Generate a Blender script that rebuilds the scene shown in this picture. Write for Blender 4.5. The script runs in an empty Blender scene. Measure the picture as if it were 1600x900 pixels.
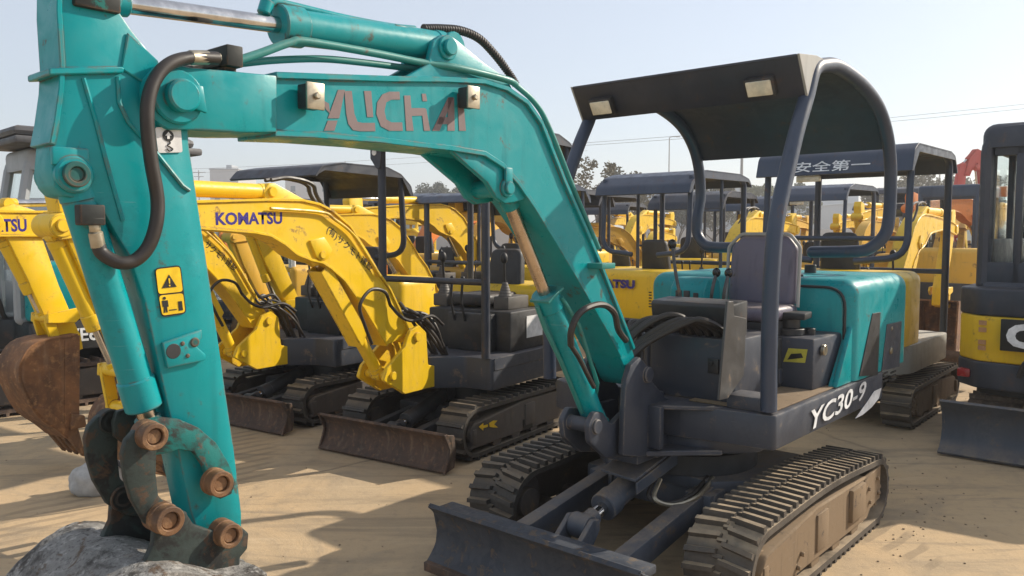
import bpy, bmesh, math, random
from math import sin, cos, pi, radians
from mathutils import Vector, Matrix, noise as mnoise

# ------------------------------------------------------------------ camera, light, exposure
SC = bpy.context.scene
COL = SC.collection
CAM_H, PITCH, FPX = 1.6, radians(3.95), 1260.0
cam_d = bpy.data.cameras.new('camera'); cam = bpy.data.objects.new('camera', cam_d); COL.objects.link(cam)
cam.location = (0, 0, CAM_H); cam.rotation_euler = (pi/2 - PITCH, 0, 0)
cam_d.sensor_width = 36; cam_d.lens = 36*FPX/1600; cam_d.clip_start = 0.05; cam_d.clip_end = 3000
SC.camera = cam
SUN_AZ, SUN_EL = radians(66), radians(31)          # azimuth from +Y towards +X
world = bpy.data.worlds.new('World'); SC.world = world; world.use_nodes = True
wn = world.node_tree.nodes; wl = world.node_tree.links
sky = wn.new('ShaderNodeTexSky'); sky.sky_type = 'NISHITA'; sky.sun_disc = False
sky.sun_elevation = SUN_EL; sky.sun_rotation = SUN_AZ
sky.air_density = 1.0; sky.dust_density = 1.2; sky.ozone_density = 2.0; sky.altitude = 20
bg = wn['Background']; bg.inputs[1].default_value = 0.15
haze_mix = wn.new('ShaderNodeMix'); haze_mix.data_type = 'RGBA'; haze_mix.inputs[0].default_value = .62; haze_mix.inputs[7].default_value = (4.0, 4.15, 4.4, 1)   # bright winter haze veiling the blue
wl.new(sky.outputs[0], haze_mix.inputs[6]); wl.new(haze_mix.outputs[2], bg.inputs[0])
sun_d = bpy.data.lights.new('sun', 'SUN'); sun_d.energy = 4.7; sun_d.angle = radians(0.6); sun_d.color = (1, .90, .75)
sun = bpy.data.objects.new('sun', sun_d); COL.objects.link(sun)
sdir = Vector((sin(SUN_AZ)*cos(SUN_EL), cos(SUN_AZ)*cos(SUN_EL), sin(SUN_EL)))
sun.rotation_euler = sdir.to_track_quat('Z', 'Y').to_euler(); sun.location = (20, 10, 20)
SC.view_settings.view_transform = 'Standard'; SC.view_settings.look = 'None'
SC.view_settings.exposure = 0.36; SC.view_settings.gamma = 1.0; SC.view_settings.use_curve_mapping = False
rnd = random.Random(7)

# ------------------------------------------------------------------ measuring helpers
def ray(x, y):
    u = (x-800)/FPX; v = (450-y)/FPX
    return Vector((u, cos(PITCH)+v*sin(PITCH), -sin(PITCH)+v*cos(PITCH)))
class Frame:                                   # a parked machine's own axes: x forward, y to its left, z up
    def __init__(s, ox, oy, yaw):
        a = radians(yaw); s.o = Vector((ox, oy, 0)); s.f = Vector((-sin(a), -cos(a), 0)); s.l = Vector((cos(a), -sin(a), 0))
        s.rz = math.atan2(s.f.y, s.f.x); s.c = Vector((0, 0, CAM_H))
    def loc(s, p):
        d = p - s.o; return Vector((d.dot(s.f), d.dot(s.l), d.z))
    def lat(s, x, y, l):
        r = ray(x, y); t = (l-(s.c-s.o).dot(s.l))/r.dot(s.l); return s.loc(s.c+r*t)
    def fwd(s, x, y, l):
        r = ray(x, y); t = (l-(s.c-s.o).dot(s.f))/r.dot(s.f); return s.loc(s.c+r*t)
def at(x, y, depth):
    r = ray(x, y); return Vector((0, 0, CAM_H)) + r*(depth/r.y)

# ------------------------------------------------------------------ materials
def nt(name):
    m = bpy.data.materials.new(name); m.use_nodes = True
    return m, m.node_tree.nodes, m.node_tree.links, m.node_tree.nodes['Principled BSDF']
def mixc(n, l, fac, a, b, mode='MIX'):
    x = n.new('ShaderNodeMix'); x.data_type = 'RGBA'; x.blend_type = mode
    for s, v in ((0, fac), (6, a), (7, b)):
        if hasattr(v, 'is_output'): l.new(v, x.inputs[s])
        elif s == 0: x.inputs[0].default_value = v
        else: x.inputs[s].default_value = (*v, 1) if len(v) == 3 else v
    return x.outputs[2]
def tex(n, l, co, scale, detail=5, rough=.6, dist=0):
    t = n.new('ShaderNodeTexNoise'); t.inputs['Scale'].default_value = scale; t.inputs['Detail'].default_value = detail
    t.inputs['Roughness'].default_value = rough; t.inputs['Distortion'].default_value = dist
    l.new(co, t.inputs['Vector']); return t.outputs['Fac']
def rng(n, l, v, a, b, c=0, d=1):
    m = n.new('ShaderNodeMapRange'); m.interpolation_type = 'SMOOTHSTEP'
    m.inputs[1].default_value = a; m.inputs[2].default_value = b; m.inputs[3].default_value = c; m.inputs[4].default_value = d
    l.new(v, m.inputs[0]); return m.outputs[0]
def mul(n, l, a, b, op='MULTIPLY'):
    m = n.new('ShaderNodeMath'); m.operation = op
    for i, v in enumerate((a, b)):
        if hasattr(v, 'is_output'): l.new(v, m.inputs[i])
        else: m.inputs[i].default_value = v
    return m.outputs[0]
def coords(n, l, stretch=None):
    c = n.new('ShaderNodeTexCoord').outputs['Object']
    if stretch:
        mp = n.new('ShaderNodeMapping'); mp.inputs['Scale'].default_value = stretch; l.new(c, mp.inputs[0]); c = mp.outputs[0]
    return c
DUST = (.36, .27, .18)
def paint(name, col, rough=.42, dust=.35, rust=.25, fade=.25, rustcol=(.12, .05, .022), metal=0, dirt=.35, bump=.15, chip=None, spec=.5, edge=0, edgecol=(.13, .10, .075)):
    m, n, l, p = nt(name)
    co = coords(n, l)
    big = tex(n, l, co, 2.3, 4); mid = tex(n, l, co, 9, 6, .65, .4); fine = tex(n, l, co, 55, 5, .7)
    streak = tex(n, l, coords(n, l, (9, 9, 1.1)), 2.2, 5, .6)
    pale = tuple(min(1, c*.75+.12) for c in col); dark = tuple(c*.55 for c in col)
    c = mixc(n, l, rng(n, l, big, .35, .75, 0, fade), col, pale)
    c = mixc(n, l, rng(n, l, streak, .52, .75, 0, dirt), c, dark)
    if rust:
        rm = mul(n, l, rng(n, l, mid, .60, .68), rng(n, l, fine, .40, .55))
        c = mixc(n, l, mul(n, l, rm, rust*1.5), c, chip or rustcol)
    geo = n.new('ShaderNodeNewGeometry'); sx = n.new('ShaderNodeSeparateXYZ'); l.new(geo.outputs['Normal'], sx.inputs[0])
    if edge:                                       # paint rubbed off the sharp edges
        be = n.new('ShaderNodeBevel'); be.samples = 4; be.inputs['Radius'].default_value = .009
        dt = n.new('ShaderNodeVectorMath'); dt.operation = 'DOT_PRODUCT'; l.new(be.outputs[0], dt.inputs[0]); l.new(geo.outputs['Normal'], dt.inputs[1])
        em = mul(n, l, rng(n, l, dt.outputs['Value'], .99, .90), rng(n, l, mid, .44, .56)); c = mixc(n, l, mul(n, l, em, edge), c, edgecol)
        gr = mul(n, l, rng(n, l, big, .50, .72), rng(n, l, fine, .42, .62)); c = mixc(n, l, mul(n, l, gr, edge*.45), c, dark)
        sc = tex(n, l, coords(n, l, (2, 2, 34)), 5, 3, .5); c = mixc(n, l, mul(n, l, rng(n, l, sc, .68, .73), rng(n, l, big, .48, .6, 0, edge*.6)), c, pale)
    up = rng(n, l, sx.outputs[2], .3, .95)
    dm = mul(n, l, up, rng(n, l, mid, .3, .65, .35, 1)); dm = mul(n, l, mul(n, l, dm, dust), rng(n, l, fine, .2, .7, .5, 1))
    sp = mul(n, l, rng(n, l, mid, .50, .72), dust*.35)
    c = mixc(n, l, mul(n, l, dm, sp, 'MAXIMUM'), c, DUST)
    l.new(c, p.inputs['Base Color'])
    r = rng(n, l, mid, .3, .75, rough-.08, rough+.22); l.new(mul(n, l, r, mul(n, l, dm, .35), 'ADD'), p.inputs['Roughness'])
    p.inputs['Metallic'].default_value = metal; p.inputs['Specular IOR Level'].default_value = spec
    if bump:
        b = n.new('ShaderNodeBump'); b.inputs['Strength'].default_value = bump; b.inputs['Distance'].default_value = .004
        l.new(mul(n, l, mid, mul(n, l, fine, .5), 'ADD'), b.inputs['Height']); l.new(b.outputs[0], p.inputs['Normal'])
    return m
def plain(name, col, rough=.5, metal=0, **kw):
    m, n, l, p = nt(name)
    co = coords(n, l); f = tex(n, l, co, 14, 5, .65)
    l.new(mixc(n, l, rng(n, l, f, .3, .7), tuple(c*.8 for c in col), tuple(min(1, c*1.15) for c in col)), p.inputs['Base Color'])
    l.new(rng(n, l, f, .3, .7, max(.03, rough-.08), rough+.1), p.inputs['Roughness']); p.inputs['Metallic'].default_value = metal
    for k, v in kw.items(): p.inputs[k].default_value = v
    return m
def rusty(name, a=(.13, .065, .035), b=(.05, .032, .024), c3=(.30, .15, .06), rough=.75, dust=.3):
    m, n, l, p = nt(name); co = coords(n, l)
    f1 = tex(n, l, co, 4, 7, .7, .6); f2 = tex(n, l, co, 26, 6, .7); f3 = tex(n, l, coords(n, l, (7, 7, 1)), 3, 5)
    c = mixc(n, l, rng(n, l, f1, .35, .65), a, b); c = mixc(n, l, mul(n, l, rng(n, l, f2, .5, .7), .7), c, c3)
    c = mixc(n, l, rng(n, l, f3, .5, .8, 0, dust), c, DUST); l.new(c, p.inputs['Base Color'])
    p.inputs['Roughness'].default_value = rough
    bp = n.new('ShaderNodeBump'); bp.inputs['Strength'].default_value = .5; bp.inputs['Distance'].default_value = .005
    l.new(mul(n, l, f1, f2, 'ADD'), bp.inputs['Height']); l.new(bp.outputs[0], p.inputs['Normal'])
    return m
M = {}
M['teal'] = paint('teal paint', (.0, .262, .285), .33, .06, .6, .03, dirt=.45, rustcol=(.07, .07, .05), edge=.9, spec=.35)
M['tealworn'] = paint('worn teal paint', (.012, .10, .095), .58, .12, 1.0, .05, rustcol=(.085, .05, .035), chip=(.05, .038, .032), dirt=.8, spec=.3, edge=1, edgecol=(.16, .08, .05))
M['yellow'] = paint('yellow paint', (.80, .51, .008), .38, .14, .5, .10, dirt=.35, rustcol=(.20, .09, .03), edge=.8, edgecol=(.16, .08, .03))
M['yellow2'] = paint('faded yellow paint', (.70, .40, .03), .48, .3, .5, .2, dirt=.4)
M['orange'] = paint('orange paint', (.72, .20, .02), .45, .25, .3, .2)
M['red'] = paint('red paint', (.45, .035, .02), .45, .25, .3, .2)
M['white'] = paint('white paint', (.68, .69, .68), .4, .15, .2, .05, dirt=.2)
M['deckgrey'] = paint('dark blue grey paint', (.034, .042, .062), .45, .14, .5, .10, rustcol=(.16, .12, .09), edge=.7, edgecol=(.22, .19, .16))
M['navy'] = paint('navy paint', (.030, .046, .082), .38, .10, .3, .15)
M['navydark'] = paint('dark navy paint', (.022, .028, .045), .45, .12, .25, .2)
M['black'] = paint('black paint', (.014, .015, .018), .45, .07, .25, .3)
M['bladegrey'] = paint('scuffed blade paint', (.046, .058, .082), .52, .5, 1.0, .3, rustcol=(.10, .07, .05), edge=.9, edgecol=(.24, .20, .16))
M['greydeck'] = paint('pale grey paint', (.32, .32, .30), .5, .3, .3, .2)
M['frame'] = paint('dusty frame paint', (.075, .062, .055), .6, .6, .8, .3, rustcol=(.17, .10, .055))
M['framesand'] = paint('mud caked frame', (.20, .135, .075), .85, .35, .9, .1, rustcol=(.05, .038, .03), dirt=.9, edge=.6, edgecol=(.08, .06, .05))
M['rustblade'] = rusty('rusty blade steel', (.10, .060, .042), (.05, .036, .03), (.20, .11, .06))
M['rust'] = rusty('rusty steel', (.22, .10, .04), (.10, .05, .025), (.38, .20, .08))
M['bronze'] = rusty('rusty pin steel', (.20, .095, .038), (.075, .042, .025), (.34, .19, .085), .68, .1)
M['crust'] = None
M['linkage'] = paint('scraped dark steel', (.026, .029, .028), .62, .06, 1.0, .0, chip=(.01, .15, .135), dirt=.6, spec=.3, edge=.9, edgecol=(.17, .09, .05))
def mottled(name, cols, rough=.6):
    m, n, l, p = nt(name); co = coords(n, l); f1 = tex(n, l, co, 7, 6, .65, .8); f2 = tex(n, l, co, 30, 6, .7); f3 = tex(n, l, co, 13, 5, .7, .5)
    c = mixc(n, l, rng(n, l, f1, .43, .50), cols[0], cols[1]); c = mixc(n, l, rng(n, l, f3, .54, .62, 0, .8), c, cols[2]); c = mixc(n, l, rng(n, l, f2, .48, .7, 0, .7), c, cols[0])
    l.new(c, p.inputs['Base Color']); l.new(rng(n, l, f3, .3, .7, rough-.15, rough+.2), p.inputs['Roughness']); p.inputs['Specular IOR Level'].default_value = .35
    b = n.new('ShaderNodeBump'); b.inputs['Strength'].default_value = .35; b.inputs['Distance'].default_value = .004; l.new(mul(n, l, f1, f2, 'ADD'), b.inputs['Height']); l.new(b.outputs[0], p.inputs['Normal'])
    return m
M['linkteal'] = mottled('scraped teal linkage', ((.028, .034, .032), (.008, .15, .14), (.15, .06, .04)))
M['linkdark'] = mottled('greasy dark linkage', ((.018, .019, .018), (.030, .042, .038), (.085, .048, .028)))
def crusty():
    m, n, l, p = nt('concrete caked steel'); co = coords(n, l); f1 = tex(n, l, co, 5, 8, .72, .6); f2 = tex(n, l, co, 24, 8, .75); f3 = tex(n, l, co, 90, 5, .7); f4 = tex(n, l, co, 11, 6, .7, .8)
    c = mixc(n, l, rng(n, l, f1, .42, .56), (.085, .078, .072), (.25, .24, .225)); c = mixc(n, l, rng(n, l, f2, .50, .62, 0, .9), c, (.40, .385, .36)); c = mixc(n, l, rng(n, l, f4, .56, .64, 0, .8), c, (.12, .075, .045)); c = mixc(n, l, rng(n, l, f3, .52, .66, 0, .7), c, (.055, .05, .047))
    l.new(c, p.inputs['Base Color']); p.inputs['Roughness'].default_value = .95; p.inputs['Specular IOR Level'].default_value = .12
    b = n.new('ShaderNodeBump'); b.inputs['Strength'].default_value = .7; b.inputs['Distance'].default_value = .012; l.new(mul(n, l, mul(n, l, f2, mul(n, l, f3, .45), 'ADD'), f4, 'ADD'), b.inputs['Height']); l.new(b.outputs[0], p.inputs['Normal']); return m
M['crust'] = crusty()
M['blademix'] = mottled('scraped muddy blade', ((.040, .046, .060), (.055, .060, .072), (.13, .095, .065)), .62)
M['steelplate'] = paint('bare steel plate', (.075, .074, .075), .42, .10, .8, .1, metal=.4, rustcol=(.2, .15, .11))
M['chrome'] = plain('chromed rod', (.62, .60, .58), .16, 1)
M['chromeworn'] = plain('worn chromed rod', (.50, .40, .31), .26, 1)
M['hose'] = plain('rubber hose', (.030, .024, .021), .5)
M['blackrubber'] = plain('black plastic', (.02, .02, .022), .55)
M['knob'] = plain('gloss black knob', (.012, .012, .013), .2)
M['vinyl'] = paint('worn violet grey vinyl', (.115, .102, .145), .45, .5, .9, .25, rustcol=(.035, .03, .035), dirt=.7)
M['seatblack'] = paint('black vinyl', (.022, .022, .025), .5, .2, .2, .3)
M['lens'] = plain('lamp lens', (.72, .66, .52), .15)
M['fitting'] = plain('zinc fitting', (.42, .37, .28), .38, .85)
M['stickyellow'] = plain('yellow sticker', (.80, .52, .01), .4)
M['stickwhite'] = plain('white sticker', (.72, .72, .72), .4)
M['ink'] = plain('black ink', (.012, .012, .012), .5)
M['inkgrey'] = paint('worn grey lettering', (.17, .12, .12), .5, 0, .3, .2, rustcol=(.01, .24, .22))
M['inkblue'] = plain('blue lettering', (.035, .02, .22), .4)
M['inkwhite'] = plain('white lettering', (.72, .74, .76), .45)
M['inkfaded'] = plain('faded red lettering', (.50, .26, .12), .5)
M['redlamp'] = plain('red reflector', (.35, .02, .02), .25)
M['cloth'] = plain('white woven sack', (.40, .39, .37), .85)
M['tealpipe'] = paint('teal pipe paint', (.012, .20, .18), .4, .2, .6, .2, rustcol=(.09, .075, .06))
M['concrete'] = paint('building render', (.46, .44, .42), .85, 0, .1, .2)
M['roofgrey'] = paint('grey sheet roof', (.36, .38, .40), .6, .1, .2, .2)
M['bluewall'] = paint('pale blue sheet wall', (.27, .33, .40), .6, .0, .1, .2)
M['darkroof'] = paint('dark sheet roof', (.085, .085, .09), .6, .1, .2, .2)
M['pole'] = plain('galvanised pole', (.30, .30, .30), .6)
M['soil'] = plain('dry soil', (.25, .185, .115), .9)
M['boot'] = plain('grey rubber boot', (.10, .09, .08), .6)
M['sticklime'] = plain('lime sticker', (.48, .45, .06), .4)
def rubber(name, dust):
    m, n, l, p = nt(name); co = coords(n, l)
    f1 = tex(n, l, co, 6, 6, .65); f2 = tex(n, l, co, 40, 5, .7)
    geo = n.new('ShaderNodeNewGeometry'); sx = n.new('ShaderNodeSeparateXYZ'); l.new(geo.outputs['Normal'], sx.inputs[0])
    up = rng(n, l, sx.outputs[2], .35, .9)
    c = mixc(n, l, rng(n, l, f2, .3, .7), (.022, .022, .024), (.045, .043, .042))
    k = mul(n, l, mul(n, l, rng(n, l, up, 0, 1, .18, 1), rng(n, l, f1, .25, .65, .25, 1)), dust)
    c = mixc(n, l, k, c, (.38, .29, .19)); l.new(c, p.inputs['Base Color'])
    l.new(rng(n, l, f1, .3, .7, .5, .8), p.inputs['Roughness'])
    b = n.new('ShaderNodeBump'); b.inputs['Strength'].default_value = .3; b.inputs['Distance'].default_value = .004
    l.new(f2, b.inputs['Height']); l.new(b.outputs[0], p.inputs['Normal']); return m
M['rubber'] = rubber('rubber track', .42); M['rubberdusty'] = rubber('dusty rubber track', 1.0); M['steeltrack'] = rusty('rusty track shoes', (.22, .15, .11), (.10, .07, .055), (.35, .25, .18), .8, .5)
def glass():
    m, n, l, p = nt('tinted glass'); co = coords(n, l)
    p.inputs['Base Color'].default_value = (.93, .98, .98, 1); p.inputs['Transmission Weight'].default_value = 1; p.inputs['IOR'].default_value = 1.08
    l.new(rng(n, l, tex(n, l, co, 5), .3, .8, .0, .06), p.inputs['Roughness']); return m
M['glass'] = glass()
M['darkglass'] = plain('dark glass', (.05, .07, .08), .08)

# ------------------------------------------------------------------ mesh builder
def fillet(pts, r, seg=4, closed=True):
    out = []; n = len(pts); P = [Vector(p) for p in pts]
    for i in range(n):
        if not closed and i in (0, n-1): out.append(P[i]); continue
        a, b, c = P[i-1], P[i], P[(i+1) % n]
        u = a-b; v = c-b; lu, lv = u.length, v.length
        if lu < 1e-6 or lv < 1e-6: continue
        u /= lu; v /= lv
        rr = r[i] if isinstance(r, (list, tuple)) else r
        ang = u.angle(v) if u.length and v.length else pi
        if ang > pi-.08 or rr <= 0: out.append(b); continue
        d = min(rr/math.tan(ang/2), lu*.45, lv*.45)
        p0, p1 = b+u*d, b+v*d
        for k in range(seg+1):
            t = k/seg; out.append(p0*(1-t)**2 + b*2*t*(1-t) + p1*t*t)
    return out
def spline(pts, seg=6):
    P = [Vector(p) for p in pts]; P = [P[0]*2-P[1]] + P + [P[-1]*2-P[-2]]; out = []
    for i in range(1, len(P)-2):
        for k in range(seg):
            t = k/seg; a, b, c, d = P[i-1], P[i], P[i+1], P[i+2]
            out.append(.5*((2*b)+(c-a)*t+(2*a-5*b+4*c-d)*t*t+(3*b-a-3*c+d)*t**3))
    out.append(P[-2]); return out
class MB:
    def __init__(s): s.bm = bmesh.new()
    def add(s, t, bev=0, seg=2, mat=None, ang=30):
        bmesh.ops.recalc_face_normals(t, faces=t.faces)
        if bev:
            es = [e for e in t.edges if len(e.link_faces) == 2 and e.calc_face_angle(0) > radians(ang)]
            if es: bmesh.ops.bevel(t, geom=es, offset=bev, segments=seg, affect='EDGES', profile=.5, clamp_overlap=True)
        if mat is not None: t.transform(mat)
        me = bpy.data.meshes.new('t'); t.to_mesh(me); t.free(); s.bm.from_mesh(me); bpy.data.meshes.remove(me); return s
    def box(s, x0, x1, y0, y1, z0, z1, bev=.006, mat=None, seg=2):
        t = bmesh.new(); bmesh.ops.create_cube(t, size=1)
        t.transform(Matrix.Translation(((x0+x1)/2, (y0+y1)/2, (z0+z1)/2)) @ Matrix.Diagonal((abs(x1-x0), abs(y1-y0), abs(z1-z0), 1)))
        return s.add(t, bev, seg, mat)
    def poly(s, pts, ext, bev=.004, seg=1, mat=None, ang=30):                  # planar polygon extruded by vector ext
        t = bmesh.new(); a = [t.verts.new(p) for p in pts]; ext = Vector(ext)
        b = [t.verts.new(Vector(p)+ext) for p in pts]; n = len(a)
        t.faces.new(a); t.faces.new(b[::-1])
        for i in range(n): t.faces.new((a[i], b[i], b[(i+1) % n], a[(i+1) % n]))
        return s.add(t, bev, seg, mat, ang)
    def side(s, xz, y0, y1, bev=.004, seg=1):                          # side profile (x,z) extruded across y
        return s.poly([(p[0], y0, p[1]) for p in xz], (0, y1-y0, 0), bev, seg)
    def plan(s, xy, z0, z1, bev=.006, seg=2):
        return s.poly([(p[0], p[1], z0) for p in xy], (0, 0, z1-z0), bev, seg)
    def tube(s, path, r, n=10, cap=True, closed=False):
        P = [Vector(p) for p in path]; t = bmesh.new(); rings = []; N = len(P)
        up = Vector((0, 0, 1)); prev = None
        for i, p in enumerate(P):
            d = (P[min(i+1, N-1)]-P[max(i-1, 0)])
            if d.length < 1e-7: d = Vector((1, 0, 0))
            d.normalize()
            if prev is None:
                prev = d.cross(up) if abs(d.dot(up)) < .95 else d.cross(Vector((1, 0, 0)))
            a = (prev - d*prev.dot(d)); 
            if a.length < 1e-5: a = d.orthogonal()
            a.normalize(); prev = a; b = d.cross(a)
            rr = r[i] if isinstance(r, (list, tuple)) else r
            rings.append([t.verts.new(p+(a*cos(2*pi*k/n)+b*sin(2*pi*k/n))*rr) for k in range(n)])
        for i in range(N-1):
            for k in range(n): t.faces.new((rings[i][k], rings[i][(k+1) % n], rings[i+1][(k+1) % n], rings[i+1][k]))
        if cap: t.faces.new(rings[0][::-1]); t.faces.new(rings[-1])
        return s.add(t)
    def cyl(s, p0, p1, r, r2=None, n=18, bev=.003):
        p0, p1 = Vector(p0), Vector(p1); d = p1-p0; t = bmesh.new()
        bmesh.ops.create_cone(t, cap_ends=True, segments=n, radius1=r, radius2=r if r2 is None else r2, depth=d.length)
        return s.add(t, bev, 1, Matrix.Translation((p0+p1)/2) @ d.to_track_quat('Z', 'Y').to_matrix().to_4x4(), 50)
    def ring(s, p0, p1, ro, ri, n=20):
        p0, p1 = Vector(p0), Vector(p1); d = p1-p0; L = d.length; t = bmesh.new(); prof = ((ri, 0), (ro, 0), (ro, L), (ri, L)); R = []
        for (rr, z) in prof: R.append([t.verts.new((rr*cos(2*pi*k/n), rr*sin(2*pi*k/n), z)) for k in range(n)])
        for j in range(4):
            for k in range(n): t.faces.new((R[j][k], R[j][(k+1) % n], R[(j+1) % 4][(k+1) % n], R[(j+1) % 4][k]))
        return s.add(t, .002, 1, Matrix.Translation(p0) @ d.to_track_quat('Z', 'Y').to_matrix().to_4x4(), 50)
    def ball(s, c, r, sx=1, sy=1, sz=1, seg=14):
        t = bmesh.new(); bmesh.ops.create_uvsphere(t, u_segments=seg, v_segments=seg*2//3, radius=1)
        return s.add(t, mat=Matrix.Translation(c) @ Matrix.Diagonal((r*sx, r*sy, r*sz, 1)))
    def strip(s, path, w0, w1, th):                                     # plate following an (x,z) path, from y=w0 to w1, thickness th
        P = [Vector((p[0], 0, p[1])) for p in path]; t = bmesh.new(); R = []
        for i, p in enumerate(P):
            d = (P[min(i+1, len(P)-1)]-P[max(i-1, 0)]).normalized(); nn = Vector((-d.z, 0, d.x))*th/2
            R.append([t.verts.new((q.x, y, q.z)) for q, y in ((p-nn, w0), (p+nn, w0), (p+nn, w1), (p-nn, w1))])
        for i in range(len(R)-1):
            for k in range(4): t.faces.new((R[i][k], R[i][(k+1) % 4], R[i+1][(k+1) % 4], R[i+1][k]))
        t.faces.new(R[0][::-1]); t.faces.new(R[-1]); return s.add(t, .002, 1)
    def build(s, name, mat, parent=None, smooth=38, kind=None, disp=0, dscale=5, label=None):
        if disp:
            for v in s.bm.verts: v.co += mnoise.noise_vector(v.co*dscale)*disp
        me = bpy.data.meshes.new(name); s.bm.to_mesh(me); s.bm.free()
        me.materials.append(M[mat] if isinstance(mat, str) else mat)
        me.polygons.foreach_set('use_smooth', [True]*len(me.polygons)); me.set_sharp_from_angle(angle=radians(smooth))
        o = bpy.data.objects.new(name, me); COL.objects.link(o)
        if parent: o.parent = parent
        if kind: o['kind'] = kind
        if label: o['label'] = label
        return o
def thing(name, label, cat, loc=(0, 0, 0), rz=0, group=None):
    o = bpy.data.objects.new(name, None); COL.objects.link(o); o.location = loc; o.rotation_euler = (0, 0, rz); o.empty_display_size = .2
    o['label'] = label; o['category'] = cat
    if group: o['group'] = group
    return o
def tag(o, label, cat, group=None):
    o['label'] = label; o['category'] = cat
    if group: o['group'] = group
    return o
def letters(body, mat, parent, origin, xdir, ydir, size, name='lettering', bold=.0, shear=0, sx=1.0, thick=.0012, space=1.0, align='LEFT', fit=None):
    cu = bpy.data.curves.new('txt', 'FONT'); cu.body = body; cu.size = 1; cu.offset = bold; cu.shear = shear; cu.space_character = space
    cu.extrude = 0; cu.resolution_u = 3; cu.align_x = align
    to = bpy.data.objects.new('txt', cu); COL.objects.link(to)
    bpy.context.view_layer.update()
    me = bpy.data.meshes.new_from_object(to.evaluated_get(bpy.context.evaluated_depsgraph_get()))
    bpy.data.objects.remove(to); bpy.data.curves.remove(cu)
    me.name = name; x = Vector(xdir).normalized(); y = Vector(ydir).normalized(); z = x.cross(y)
    if fit:
        xs = [v.co.x for v in me.vertices]; ys = [v.co.y for v in me.vertices]
        for v in me.vertices:
            v.co.x = (v.co.x-min(xs))/(max(xs)-min(xs))*fit[0]; v.co.y = (v.co.y-min(ys))/(max(ys)-min(ys))*fit[1]
        size = 1; sx = 1
    mt = Matrix((x*size*sx, y*size, z)).transposed().to_4x4(); mt.translation = Vector(origin)+z*.0025
    me.transform(mt); me.materials.clear(); me.materials.append(M[mat])
    o = bpy.data.objects.new(name, me); COL.objects.link(o); o.parent = parent; return o

# ------------------------------------------------------------------ machine parts
def loop_path(xf, xr, rf, rr, hump, ztop, n=90):
    """closed track line: bottom z=0, idler at xf-rf, sprocket at xr+rr, top raised to ztop at hump"""
    pts = []
    cf, cr = xf-rf, xr+rr
    pts += [Vector((cr+(cf-cr)*i/12, 0, 0)) for i in range(12)]
    for i in range(13):
        a = -pi/2+pi*i/12; pts.append(Vector((cf+rf*cos(a), 0, rf+rf*sin(a))))
    for i in range(1, 12):
        t = i/12; base = 2*rf*(1-t)+2*rr*t; pts.append(Vector((cf+(cr-cf)*t, 0, base+(ztop-max(2*rf, 2*rr))*sin(pi*t)**1.3)))
    for i in range(13):
        a = pi/2+pi*i/12; pts.append(Vector((cr+rr*cos(a), 0, rr+rr*sin(a))))
    L = [0]; P = pts+[pts[0]]
    for a, b in zip(P, P[1:]): L.append(L[-1]+(b-a).length)
    out = []; j = 0
    for k in range(n):
        s = L[-1]*k/n
        while L[j+1] < s: j += 1
        t = (s-L[j])/max(1e-9, L[j+1]-L[j]); out.append(P[j].lerp(P[j+1], t))
    return out
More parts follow.
